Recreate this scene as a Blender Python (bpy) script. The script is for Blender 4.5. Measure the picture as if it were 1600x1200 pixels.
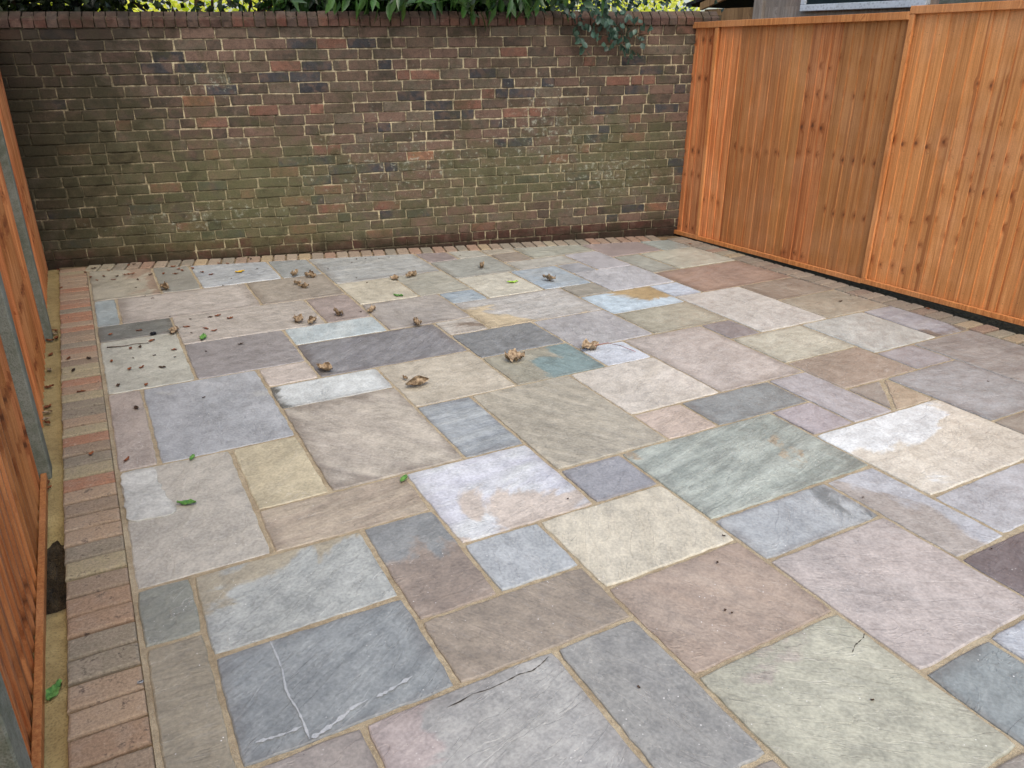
import bpy, math, random
import numpy as np
from mathutils import Matrix, Vector
for o in list(bpy.data.objects): bpy.data.objects.remove(o)
random.seed(7); rng = np.random.default_rng(7)
scene = bpy.context.scene; COL = scene.collection
# ------------------------------------------------------------------ camera
cam = bpy.data.cameras.new('camera'); camo = bpy.data.objects.new('camera', cam); COL.objects.link(camo)
cam.sensor_fit = 'HORIZONTAL'; cam.sensor_width = 36.0; cam.lens = 27.0
cam.clip_start = 0.05; cam.clip_end = 500
r_ = (0.87837, -0.47788, 0.00927); u_ = (0.18473, 0.3573, 0.91554); f_ = (0.44084, 0.80248, -0.40212)
camo.matrix_world = Matrix(((r_[0], u_[0], -f_[0], 0), (r_[1], u_[1], -f_[1], 0), (r_[2], u_[2], -f_[2], 1.64), (0, 0, 0, 1)))
scene.camera = camo
# ------------------------------------------------------------------ sky, sun, exposure
SUN_EL = math.radians(55); SUN_DIR = Vector((-0.14, -1.0, 0)).normalized()      # towards the sun, on the ground plane
world = bpy.data.worlds.new('World'); scene.world = world; world.use_nodes = True
wn = world.node_tree.nodes; wl = world.node_tree.links
sky = wn.new('ShaderNodeTexSky'); sky.sky_type = 'NISHITA'; sky.sun_disc = False
sky.sun_elevation = SUN_EL; sky.sun_rotation = math.atan2(SUN_DIR.x, SUN_DIR.y)
sky.air_density = 1.0; sky.dust_density = 3.3; sky.ozone_density = 0.3
wl.new(sky.outputs[0], wn['Background'].inputs[0]); wn['Background'].inputs[1].default_value = 0.15
sun = bpy.data.lights.new('sun', 'SUN'); sun.energy = 0.8; sun.angle = math.radians(60); sun.color = (1.0, 0.99, 0.91)
suno = bpy.data.objects.new('sun', sun); COL.objects.link(suno); suno.location = (-3, -4, 8)
sd = Vector((SUN_DIR.x * math.cos(SUN_EL), SUN_DIR.y * math.cos(SUN_EL), math.sin(SUN_EL)))
suno.rotation_euler = sd.to_track_quat('Z', 'Y').to_euler()
vs = scene.view_settings; vs.view_transform = 'Standard'; vs.look = 'None'; vs.exposure = 0.96; vs.gamma = 1.0; vs.use_curve_mapping = False
# ------------------------------------------------------------------ helpers
def lin(c, k=1.0):
    out = []
    for v in c[:3]:
        v = v / 255.0
        out.append(k * (v / 12.92 if v <= 0.04045 else ((v + 0.055) / 1.055) ** 2.4))
    return tuple(out) + (1.0,)
def mesh(name, verts, faces, mat, smooth=False):
    me = bpy.data.meshes.new(name); me.from_pydata([tuple(v) for v in verts], [], faces)
    if mat: me.materials.append(mat)
    if smooth: me.polygons.foreach_set('use_smooth', [True] * len(me.polygons))
    me.update(); return me
def link(name, me, parent=None, loc=None, rot=None):
    o = bpy.data.objects.new(name, me); COL.objects.link(o)
    if parent: o.parent = parent
    if loc: o.location = loc
    if rot: o.rotation_euler = rot
    return o
def tag(o, label=None, cat=None, group=None, kind=None):
    if label: o['label'] = label
    if cat: o['category'] = cat
    if group: o['group'] = group
    if kind: o['kind'] = kind
    return o
def boxv(x0, x1, y0, y1, z0, z1, c=0.0):
    """box, with chamfered long edges when c > 0"""
    if c <= 0:
        v = [(x0,y0,z0),(x1,y0,z0),(x1,y1,z0),(x0,y1,z0),(x0,y0,z1),(x1,y0,z1),(x1,y1,z1),(x0,y1,z1)]
        return v, [(0,3,2,1),(4,5,6,7),(0,1,5,4),(1,2,6,5),(2,3,7,6),(3,0,4,7)]
    V = []
    for sx in (0, 1):
        for sy in (0, 1):
            for sz in (0, 1):
                X = (x0, x1)[sx]; Y = (y0, y1)[sy]; Z = (z0, z1)[sz]
                ix = X + (c if sx == 0 else -c); iy = Y + (c if sy == 0 else -c); iz = Z + (c if sz == 0 else -c)
                V += [(X, iy, iz), (ix, Y, iz), (ix, iy, Z)]
    def i(sx, sy, sz, a): return (sx * 4 + sy * 2 + sz) * 3 + a
    F = []
    for s in (0, 1):
        q = [i(s,0,0,0), i(s,1,0,0), i(s,1,1,0), i(s,0,1,0)]; F.append(q if s else q[::-1])
        q = [i(0,s,0,1), i(0,s,1,1), i(1,s,1,1), i(1,s,0,1)]; F.append(q if s else q[::-1])
        q = [i(0,0,s,2), i(1,0,s,2), i(1,1,s,2), i(0,1,s,2)]; F.append(q if s else q[::-1])
    for a in (0, 1):
        for b in (0, 1):
            q = [i(a,b,0,0), i(a,b,1,0), i(a,b,1,1), i(a,b,0,1)]; F.append(q if a == b else q[::-1])
            q = [i(a,0,b,0), i(a,0,b,2), i(a,1,b,2), i(a,1,b,0)]; F.append(q if a == b else q[::-1])
            q = [i(0,a,b,1), i(1,a,b,1), i(1,a,b,2), i(0,a,b,2)]; F.append(q if a == b else q[::-1])
    for a in (0, 1):
        for b in (0, 1):
            for d in (0, 1):
                q = [i(a,b,d,0), i(a,b,d,1), i(a,b,d,2)]; F.append(q if (a + b + d) % 2 else q[::-1])
    return V, F
def clip(poly, a, b, c):
    """keep the part of a polygon where a*x + b*y <= c"""
    out = []
    for k in range(len(poly)):
        p, q = poly[k], poly[(k + 1) % len(poly)]
        dp, dq = a * p[0] + b * p[1] - c, a * q[0] + b * q[1] - c
        if dp <= 0: out.append(p)
        if (dp < 0 < dq) or (dq < 0 < dp):
            t = dp / (dp - dq); out.append((p[0] + t * (q[0] - p[0]), p[1] + t * (q[1] - p[1])))
    return out
def inset(poly, d):
    n = len(poly); out = []
    for k in range(n):
        p0, p1, p2 = poly[k - 1], poly[k], poly[(k + 1) % n]
        e1 = Vector((p1[0] - p0[0], p1[1] - p0[1])).normalized(); e2 = Vector((p2[0] - p1[0], p2[1] - p1[1])).normalized()
        n1 = Vector((-e1.y, e1.x)); n2 = Vector((-e2.y, e2.x)); m = n1 + n2
        m = m / max(0.3, m.dot(n1)) if m.length > 1e-6 else n1
        out.append((p1[0] + m.x * d, p1[1] + m.y * d))
    return out
def rough_outline(poly, step, jit, rr):
    out = []; n = len(poly)
    for k in range(n):
        p, q = Vector(poly[k]), Vector(poly[(k + 1) % n]); L = (q - p).length; m = max(1, int(L / step))
        if L < 1e-4: continue
        nn = Vector((-(q - p).y, (q - p).x)).normalized()
        for j in range(m):
            t = j / m; jj = rr.uniform(-jit, jit) if j else 0
            w = p + (q - p) * t + nn * (jj + (0.4 * jit if j == 0 else 0))
            if j == 0: w += ((Vector(poly[k - 1]) - p).normalized() + (q - p).normalized()) * jit * 1.2
            out.append((w.x, w.y))
    return out
def prism(poly, z0, z1, ch, cx, cy, tilt=(0, 0)):
    """prism over a counter-clockwise outline, top edge rounded off in two steps"""
    rings = [(poly, z0), (poly, z1 - ch * 1.1), (inset(poly, ch * 0.35), z1 - ch * 0.35), (inset(poly, ch * 1.2), z1)]
    n = len(poly); V = []; F = []
    for pl, z in rings:
        for x, y in pl:
            dz = (tilt[0] * (x - cx) + tilt[1] * (y - cy)) if z > z0 else 0
            V.append((x - cx, y - cy, z + dz))
    for r in range(3):
        for k in range(n):
            F.append((r * n + k, r * n + (k + 1) % n, (r + 1) * n + (k + 1) % n, (r + 1) * n + k))
    F.append(tuple(range(3 * n, 4 * n))); return V, F

# ------------------------------------------------------------------ materials
class NT:
    def __init__(s, name):
        s.m = bpy.data.materials.new(name); s.m.use_nodes = True; s.t = s.m.node_tree; s.n = s.t.nodes; s.l = s.t.links
        s.b = s.n['Principled BSDF']; s.out = s.n['Material Output']
    def node(s, ty, **kw):
        n = s.n.new(ty)
        for k, v in kw.items(): setattr(n, k, v)
        return n
    def set(s, inp, v):
        if hasattr(v, 'links') or isinstance(v, bpy.types.NodeSocket): s.l.new(v, inp)
        else: inp.default_value = v
    def math(s, op, a, b=None, c=None, clamp=False):
        n = s.node('ShaderNodeMath', operation=op, use_clamp=clamp)
        for i, v in enumerate((a, b, c)):
            if v is not None: s.set(n.inputs[i], v)
        return n.outputs[0]
    def vmath(s, op, a, b=None):
        n = s.node('ShaderNodeVectorMath', operation=op)
        s.set(n.inputs[0], a)
        if b is not None: s.set(n.inputs[1], b)
        return n.outputs[0]
    def noise(s, vec, scale, detail=4, rough=.55, dist=0.0, col=False):
        n = s.node('ShaderNodeTexNoise'); s.set(n.inputs['Vector'], vec); n.inputs['Scale'].default_value = scale
        n.inputs['Detail'].default_value = detail; n.inputs['Roughness'].default_value = rough; n.inputs['Distortion'].default_value = dist
        return n.outputs['Color' if col else 'Fac']
    def voro(s, vec, scale, feature='F1', rnd=1.0):
        n = s.node('ShaderNodeTexVoronoi', feature=feature); s.set(n.inputs['Vector'], vec); n.inputs['Scale'].default_value = scale
        n.inputs['Randomness'].default_value = rnd; return n.outputs['Distance']
    def ramp(s, v, a, b, lo=0.0, hi=1.0, smooth=True):
        n = s.node('ShaderNodeMapRange'); n.interpolation_type = 'SMOOTHSTEP' if smooth else 'LINEAR'
        for i, q in enumerate((v, a, b, lo, hi)): s.set(n.inputs[i], q)
        return n.outputs[0]
    def mix(s, f, a, b, mode='MIX'):
        n = s.node('ShaderNodeMix', data_type='RGBA', blend_type=mode)
        s.set(n.inputs[0], f); s.set(n.inputs[6], a); s.set(n.inputs[7], b); return n.outputs[2]
    def scalec(s, c, f):      # colour times value
        n = s.node('ShaderNodeVectorMath', operation='SCALE'); s.set(n.inputs[0], c); s.set(n.inputs[3], f); return n.outputs[0]
    def obj(s): return s.node('ShaderNodeTexCoord').outputs['Object']
    def pos(s): return s.node('ShaderNodeNewGeometry').outputs['Position']
    def attr(s, name, ty='OBJECT', out='Fac'):
        n = s.node('ShaderNodeAttribute', attribute_type=ty, attribute_name=name); return n.outputs[out]
    def rand(s): return s.node('ShaderNodeObjectInfo').outputs['Random']
    def ocol(s): return s.node('ShaderNodeObjectInfo').outputs['Color']
    def bump(s, h, strength, dist=0.01):
        n = s.node('ShaderNodeBump'); n.inputs['Strength'].default_value = strength; n.inputs['Distance'].default_value = dist
        s.set(n.inputs['Height'], h); s.l.new(n.outputs[0], s.b.inputs['Normal'])
    def fin(s, col, rough=.7, spec=.4):
        s.set(s.b.inputs['Base Color'], col); s.set(s.b.inputs['Roughness'], rough); s.b.inputs['Specular IOR Level'].default_value = spec
        return s.m

def slab_material():
    t = NT('riven_sandstone'); rnd = t.rand()
    vr = t.node('ShaderNodeVectorRotate', rotation_type='Z_AXIS'); t.l.new(t.obj(), vr.inputs['Vector']); t.l.new(t.attr('ang'), vr.inputs['Angle'])
    off = t.node('ShaderNodeCombineXYZ'); t.l.new(t.math('MULTIPLY', rnd, 37.0), off.inputs[0]); t.l.new(t.math('MULTIPLY', rnd, 91.0), off.inputs[1])
    v = t.vmath('ADD', vr.outputs[0], off.outputs[0])
    st = t.node('ShaderNodeCombineXYZ'); st.inputs[0].default_value = 1.0; st.inputs[2].default_value = 1.0; t.l.new(t.attr('stretch'), st.inputs[1])
    vs_ = t.vmath('MULTIPLY', v, st.outputs[0])
    n1 = t.noise(vs_, 2.0, 7, .60, .6); n1b = t.noise(vs_, 9.0, 5, .6, .4)
    nb = t.noise(v, 1.9, 6, .6, .6)
    big = t.noise(v, 3.5, 3, .5); fine = t.noise(v, 85, 3, .6); mid = t.noise(v, 17, 4, .65)
    c = t.ocol(); c2 = t.attr('c2', out='Color'); c3 = t.attr('c3', out='Color')
    f2 = t.math('MULTIPLY', t.ramp(n1, .34, .68), t.attr('a2'))
    c = t.mix(f2, c, c2)
    f2b = t.math('MULTIPLY', t.ramp(n1b, .52, .72), t.math('MULTIPLY', t.attr('a2'), .45))
    c = t.mix(f2b, c, t.mix(.16, c2, (.8, .8, .78, 1), 'MIX'))
    gs = t.node('ShaderNodeSeparateXYZ'); t.l.new(t.obj(), gs.inputs[0]); nb = t.math('ADD', nb, t.math('ADD', t.math('MULTIPLY', gs.outputs[0], t.attr('gx')), t.math('MULTIPLY', gs.outputs[1], t.attr('gy'))))
    thr = t.attr('p3'); f3 = t.ramp(nb, thr, t.math('ADD', thr, .06))
    c = t.mix(f3, c, c3)
    val = t.math('ADD', t.math('ADD', t.ramp(big, .3, .7, -.11, .09), t.ramp(fine, .3, .7, -.14, .13)), t.ramp(mid, .3, .7, -.14, .12))
    c = t.scalec(c, t.math('ADD', val, 1.0))
    ge = t.node('ShaderNodeSeparateXYZ'); t.l.new(t.node('ShaderNodeTexCoord').outputs['Generated'], ge.inputs[0])
    def edge(q): return t.math('MINIMUM', q, t.math('SUBTRACT', 1.0, q))
    ed = t.math('ADD', t.math('MINIMUM', edge(ge.outputs[0]), edge(ge.outputs[1])), t.math('MULTIPLY', t.math('SUBTRACT', n1, .5), .22))
    c = t.mix(t.math('MULTIPLY', t.ramp(ed, .0, .10, .42, 0), t.ramp(t.math('FRACT', t.math('MULTIPLY', rnd, 7.31)), .2, .9)), c, t.mix(.5, t.scalec(c, .45), lin((112, 88, 66), .7)))
    sp = t.voro(v, 46); c = t.mix(t.math('MULTIPLY', t.ramp(sp, .05, .11, 1, 0), t.ramp(t.noise(v, 6), .52, .62)), c, (.78, .77, .74, 1))     # pale mica flecks
    sp2 = t.voro(t.vmath('ADD', v, (3.3, 1.7, 0)), 23); c = t.mix(t.math('MULTIPLY', t.ramp(sp2, .03, .06, .8, 0), t.ramp(t.noise(v, 4), .55, .6)), c, (.06, .05, .045, 1))
    h = t.math('ADD', t.math('MULTIPLY', n1, .9), t.math('ADD', t.math('MULTIPLY', mid, .35), t.math('ADD', t.math('MULTIPLY', fine, .10), t.math('MULTIPLY', f3, .12))))
    ledge = t.ramp(t.noise(vs_, 3.3, 5, .55, 1.0), .50, .515); h = t.math('ADD', h, t.math('MULTIPLY', ledge, .12))
    nl = t.noise(vs_, 3.3, 5, .55, 1.0)
    ln = t.math('MULTIPLY', t.ramp(t.math('ABSOLUTE', t.math('SUBTRACT', nl, .507)), .0, .007, 1, 0), t.ramp(t.noise(v, 5.0, 3), .48, .62))
    c = t.mix(t.math('MULTIPLY', ln, .38), c, t.mix(.5, c, (.72, .71, .68, 1)))
    t.bump(h, .8, .010)
    return t.fin(c, t.ramp(mid, .3, .7, .30, .50), .6)
def grain_material(name, base, dark, sc=30, amt=.5, rough=.85, bump=.4, bd=.004, use_obj=False):
    t = NT(name); v = t.obj() if use_obj else t.pos()
    n = t.noise(v, sc, 6, .65); m = t.noise(v, sc * .12, 4, .6); g = t.voro(v, sc * 6)
    f = t.math('ADD', t.math('MULTIPLY', n, .6), t.math('MULTIPLY', m, .6))
    c = t.mix(t.ramp(f, .42, .78, 0, amt), base, dark)
    c = t.scalec(c, t.ramp(g, .1, .6, .82, 1.1))
    t.bump(t.math('ADD', n, t.math('MULTIPLY', g, .5)), bump, bd); return t.fin(c, rough, .25)
def paver_material():
    t = NT('tumbled_clay_paver'); rnd = t.rand(); v = t.vmath('ADD', t.obj(), t.node('ShaderNodeCombineXYZ').outputs[0])
    off = t.node('ShaderNodeCombineXYZ'); t.l.new(t.math('MULTIPLY', rnd, 61.0), off.inputs[0]); t.l.new(t.math('MULTIPLY', rnd, 17.0), off.inputs[2])
    v = t.vmath('ADD', t.obj(), off.outputs[0])
    n = t.noise(v, 14, 6, .7, .4); f = t.noise(v, 120, 3, .7); p = t.noise(v, 30, 5, .7)
    c = t.ocol(); c = t.mix(t.ramp(n, .44, .66, 0, .8), c, t.mix(.4, c, lin((180, 164, 144), .72)))
    c = t.mix(t.ramp(p, .60, .72, 0, .5), c, lin((196, 182, 162), .72)); c = t.mix(t.ramp(p, .43, .30, 0, .75), c, lin((92, 80, 74), .7))
    c = t.scalec(c, t.ramp(f, .3, .7, .76, 1.16)); t.bump(t.math('ADD', t.math('MULTIPLY', p, .8), t.math('MULTIPLY', f, .4)), .6, .004)
    return t.fin(c, .8, .3)
def brick_material(name, mortar=False):
    t = NT(name); v = t.pos(); st = t.node('ShaderNodeAttribute', attribute_type='GEOMETRY', attribute_name='stain').outputs['Color']
    sx = t.node('ShaderNodeSeparateColor'); t.l.new(st, sx.inputs[0]); G, Wt, D = sx.outputs[0], sx.outputs[1], sx.outputs[2]
    n1 = t.noise(v, 5, 6, .65, .5); n2 = t.noise(v, 26, 5, .7); n3 = t.noise(v, 130, 3, .7); n4 = t.noise(t.vmath('ADD', v, (9, 3, 5)), 9, 6, .7, .6)
    if mortar: c = t.mix(t.ramp(n2, .40, .66), lin((196, 182, 148), .82), lin((124, 111, 88), .82))
    else:
        c = t.node('ShaderNodeAttribute', attribute_type='GEOMETRY', attribute_name='tint').outputs['Color']
        c = t.mix(t.ramp(n2, .44, .72, 0, .75), c, t.scalec(c, .45)); nm = t.noise(t.vmath('ADD', v, (2, 7, 4)), 13, 4, .6, .5); c = t.mix(t.ramp(nm, .44, .62, 0, .6), c, t.mix(.5, lin((86, 74, 66), .8), lin((124, 98, 82), .8))); c = t.mix(t.ramp(n4, .60, .74, 0, .35), c, lin((140, 124, 104), .8))
    c = t.mix(t.math('MULTIPLY', t.ramp(t.math('ADD', n1, t.math('MULTIPLY', G, .45)), .56, .90), .42 if mortar else .60), c, t.mix(n2, lin((70, 74, 44), .9), lin((114, 116, 80), .9)))
    c = t.mix(t.math('MULTIPLY', t.ramp(t.math('ADD', t.noise(v, 24, 6, .75), t.math('MULTIPLY', Wt, .30)), .66, .78), .55), c, t.mix(n2, lin((150, 156, 134), .9), lin((190, 192, 176), .9)))
    c = t.mix(t.math('MULTIPLY', t.ramp(t.math('ADD', n1, t.math('MULTIPLY', D, .6)), .50, .95), .8), c, lin((40, 34, 26), .9))  # dark channel: dirt and painted hedge shade together
    c = t.scalec(c, t.ramp(n3, .3, .7, .74, 1.2))
    t.bump(t.math('ADD', t.math('MULTIPLY', n2, .9), t.math('MULTIPLY', n3, .5)), .8, .006); return t.fin(c, .9, .2)
def wood_material(name, dark, light, knots=True):
    t = NT(name); o = t.obj(); grp = t.attr('grp'); tone = t.attr('tone')
    sep = t.node('ShaderNodeSeparateXYZ'); t.l.new(o, sep.inputs[0])
    # warp the grain round the knots
    kx = t.node('ShaderNodeCombineXYZ'); t.l.new(t.math('ADD', t.math('MULTIPLY', sep.outputs[0], 9.0), t.math('ADD', grp, t.math('MULTIPLY', t.rand(), .22))), kx.inputs[0]); t.l.new(t.math('MULTIPLY', t.math('ADD', t.math('ADD', sep.outputs[2], t.math('MULTIPLY', t.rand(), .05)), t.math('MULTIPLY', grp, 1.37)), 6.5), kx.inputs[1])
    kv = t.node('ShaderNodeTexVoronoi', voronoi_dimensions='2D'); t.l.new(kx.outputs[0], kv.inputs['Vector']); kv.inputs['Scale'].default_value = 1.0
    ks = t.node('ShaderNodeSeparateColor'); t.l.new(kv.outputs['Color'], ks.inputs[0]); kd = t.math('ADD', t.math('ADD', kv.outputs['Distance'], t.math('MULTIPLY', t.math('SUBTRACT', t.noise(o, 55, 2, .5), .5), .16)), t.math('ADD', t.ramp(ks.outputs[0], .27, .28, 0, 1, False), t.math('MULTIPLY', ks.outputs[1], .09)))
    kf = t.ramp(kd, .03, .16, 1, 0); halo = t.ramp(kd, .06, .40, 1, 0)
    gv = t.node('ShaderNodeCombineXYZ'); t.l.new(t.math('ADD', t.math('MULTIPLY', sep.outputs[0], 60.0), t.math('ADD', t.math('MULTIPLY', halo, 1.6), t.math('MULTIPLY', t.rand(), 50.0))), gv.inputs[0])
    t.l.new(t.math('MULTIPLY', sep.outputs[1], 60.0), gv.inputs[1]); t.l.new(t.math('MULTIPLY', sep.outputs[2], 1.3), gv.inputs[2])
    g = t.noise(gv.outputs[0], 1.0, 6, .6, .8); g2 = t.noise(gv.outputs[0], 3.5, 3, .6)
    bl = t.noise(t.vmath('ADD', t.pos(), (4, 2, 1)), 2.6, 4, .6); fine = t.noise(o, 160, 2, .6)
    f = t.math('ADD', t.math('MULTIPLY', g, .7), t.math('MULTIPLY', g2, .35))
    c = t.mix(t.ramp(f, .32, .72), dark, light); c = t.mix(t.attr('yel'), c, t.mix(.5, c, lin((206, 156, 84), .74)))
    c = t.mix(t.ramp(bl, .44, .66, 0, .45), c, t.mix(.5, c, lin((228, 172, 124), .95))); c = t.mix(t.ramp(t.noise(t.pos(), 1.4, 3, .5), .45, .62, 0, .35), c, t.scalec(c, .72))
    if knots:
        c = t.mix(t.math('MULTIPLY', halo, .6), c, t.scalec(dark[:3], .75)); c = t.mix(t.math('MULTIPLY', kf, .8), c, (.09, .035, .015, 1)); c = t.mix(t.ramp(t.noise(gv.outputs[0], .35, 3, .6), .56, .68, 0, .5), c, t.scalec(dark[:3], .6))
        for zr in (.12, .95, 1.70):          # nail heads over the rails
            dx = t.math('SUBTRACT', sep.outputs[0], .045); dz = t.math('SUBTRACT', t.math('SUBTRACT', sep.outputs[2], zr), t.math('MULTIPLY', t.math('SUBTRACT', t.rand(), .5), .05))
            dd = t.math('ADD', t.math('MULTIPLY', dx, dx), t.math('MULTIPLY', dz, dz)); c = t.mix(t.ramp(dd, .000004, .000012, .6, 0), c, (.03, .018, .012, 1))
    c = t.scalec(c, t.math('MULTIPLY', tone, t.ramp(fine, .3, .7, .92, 1.08)))
    t.bump(t.math('ADD', f, t.math('MULTIPLY', fine, .25)), .45, .004); return t.fin(c, .62, .35)
def leaf_material(name, c1, c2, trans=.35, gloss=.35):
    t = NT(name); tone = t.node('ShaderNodeAttribute', attribute_type='GEOMETRY', attribute_name='tone').outputs['Fac']
    c = t.mix(tone, c1, c2); n = t.noise(t.pos(), 30, 3); c = t.scalec(c, t.ramp(n, .3, .7, .8, 1.15))
    t.fin(c, gloss, .5)
    tr = t.node('ShaderNodeBsdfTranslucent'); t.l.new(t.scalec(c, 1.4), tr.inputs['Color'])
    mx = t.node('ShaderNodeMixShader'); mx.inputs[0].default_value = trans; t.l.new(t.b.outputs[0], mx.inputs[1]); t.l.new(tr.outputs[0], mx.inputs[2]); t.l.new(mx.outputs[0], t.out.inputs['Surface'])
    return t.m
def dead_leaf_material(name, a, b):
    t = NT(name); o = t.obj(); n = t.noise(t.vmath('ADD', o, t.node('ShaderNodeObjectInfo').outputs['Location']), 45, 5, .7)
    sep = t.node('ShaderNodeSeparateXYZ'); t.l.new(o, sep.inputs[0])
    c = t.mix(t.ramp(n, .35, .65), a, b); t.bump(n, .5, .003); t.fin(c, .75, .3); return t.m
M = {}
M['slab'] = slab_material(); M['paver'] = paver_material()
M['joint'] = grain_material('sandy_joint', lin((188, 174, 146), .74), lin((144, 128, 102), .74), 60, .8, .95, .8, .004)
M['bedsand'] = grain_material('dark_joint_sand', lin((150, 130, 98), .74), lin((96, 80, 60), .74), 60, .8, .95, .8, .004)
M['sand'] = grain_material('wet_sand', lin((178, 158, 108), .78), lin((134, 114, 74), .78), 22, .7, .9, .7, .006)
M['soil'] = grain_material('dark_soil', lin((108, 90, 64), .8), lin((46, 38, 28), .8), 30, .9, 1, 1, .02)
M['earth'] = grain_material('garden_earth', lin((74, 66, 44), .8), lin((44, 40, 26), .8), 6, .9, 1, 1, .03)
M['concrete'] = grain_material('mossy_concrete', lin((138, 140, 128), .75), lin((92, 98, 78), .75), 26, .8, .85, .7, .004)
M['brick'] = brick_material('old_stock_brick'); M['mortar'] = brick_material('lime_mortar', True)
M['wood'] = wood_material('stained_board', lin((160, 82, 38), 1.0), lin((228, 154, 96), 1.0))
M['rail'] = wood_material('stained_rail', lin((164, 94, 46), .95), lin((214, 146, 84), .95), False)
M['oldwood'] = wood_material('weathered_wood', lin((136, 122, 108), .8), lin((184, 172, 156), .8), False)
M['brownwood'] = wood_material('brown_cladding', lin((128, 96, 62), .8), lin((180, 142, 98), .8), False)
M['laurel'] = leaf_material('laurel_leaf', lin((26, 52, 20), .9), lin((74, 112, 50), .9), .22, .32)
M['blue_leaf'] = leaf_material('blue_green_leaf', lin((30, 52, 42), .8), lin((76, 104, 86), .8), .25, .4)
M['ivy'] = leaf_material('dark_hedge_leaf', lin((20, 30, 12), .9), lin((58, 74, 28), .9), .25, .45)
M['sunny'] = leaf_material('yellow_green_leaf', lin((190, 205, 50), 1), lin((246, 238, 110), 1), .5, .5)
M['bark'] = grain_material('bark', lin((72, 58, 42), .8), lin((36, 28, 20), .8), 20, .8, .95, 1, .01)
M['dead'] = dead_leaf_material('dead_leaf', lin((104, 84, 62), .85), lin((178, 156, 126), .85))
M['russet'] = dead_leaf_material('russet_leaf', lin((98, 52, 28), .8), lin((150, 88, 50), .8))
M['darkbit'] = dead_leaf_material('dark_litter', lin((48, 36, 26), .8), lin((84, 62, 44), .8))
M['green'] = dead_leaf_material('fresh_green_leaf', lin((70, 120, 56), .8), lin((112, 156, 78), .8))
M['lime'] = dead_leaf_material('lime_leaf', lin((140, 180, 60), .85), lin((170, 206, 90), .85))
M['yellow'] = dead_leaf_material('yellow_leaf', lin((190, 150, 30), .85), lin((214, 176, 50), .85))
M['stem'] = dead_leaf_material('red_stalk', lin((120, 40, 46), .8), lin((150, 66, 66), .8))
M['white'] = grain_material('white_paint', lin((222, 228, 230), .85), lin((180, 186, 186), .85), 8, .5, .5, .1, .002)
M['felt'] = grain_material('roof_felt', lin((44, 46, 52), .8), lin((30, 30, 34), .8), 50, .6, .9, .4, .003)
t = NT('window_glass'); t.fin((.02, .03, .035, 1), .04, .8); M['glass'] = t.m
M['pale'] = grain_material('pale_stone_layer', lin((206, 204, 202), .72), lin((186, 184, 182), .72), 18, .5, .7, .3, .002)
M['vein'] = grain_material('white_vein', lin((192, 196, 198), .74), lin((164, 170, 174), .74), 40, .7, .7, .3, .002)
M['crack'] = grain_material('dark_crack', lin((66, 60, 54), .7), lin((40, 36, 32), .7), 60, .5, 1, .2, .001)

# ------------------------------------------------------------------ ground and paving
def flat(name, poly, z, mat, thick=0.05):
    n = len(poly); V = [(x, y, z) for x, y in poly] + [(x, y, z - thick) for x, y in poly]
    F = [tuple(range(n)), tuple(range(2 * n - 1, n - 1, -1))] + [(k, k + n, (k + 1) % n + n, (k + 1) % n) for k in range(n)]
    return link(name, mesh(name, V, F, mat))
WX0, WK = 6.926, -0.2457                                   # foot of the wall: y = WX0 + WK * x
wl_ = math.hypot(1, WK); WD = Vector((1 / wl_, WK / wl_, 0)); WN = Vector((WK / wl_, -1 / wl_, 0))   # along the wall; out towards the patio
tag(flat('ground', [(-150, -150), (150, -150), (150, 250), (-150, 250)], -0.16, M['earth']), kind='structure')
def fx(y): return 4.945 + 0.043 * (5.745 - y)              # front line of the right-hand fence
yc = (WX0 - .215 * wl_ + WK * 4.71)
bed = flat('patio', [(-.111, -.4), (fx(-.4) - .24, -.4), (fx(yc) - .24, yc), (-.111, WX0 - .215 * wl_ + WK * -.111)], -.005, M['joint'], .12)
bb = flat('border_bed', [(-.300, -.4), (fx(-.4) - .04, -.4), (fx(5.70) - .04, 5.68), (-.300, WX0 + WK * -.30 - .012)], -.013, M['bedsand'], .10); tag(bb, kind='structure')
tag(bed, kind='structure')
CW = WX0 - .215 * wl_                                      # inner line of the border along the wall
def RX(y): return fx(y) - .035 - .205                      # inner line of the border along the fence
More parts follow.
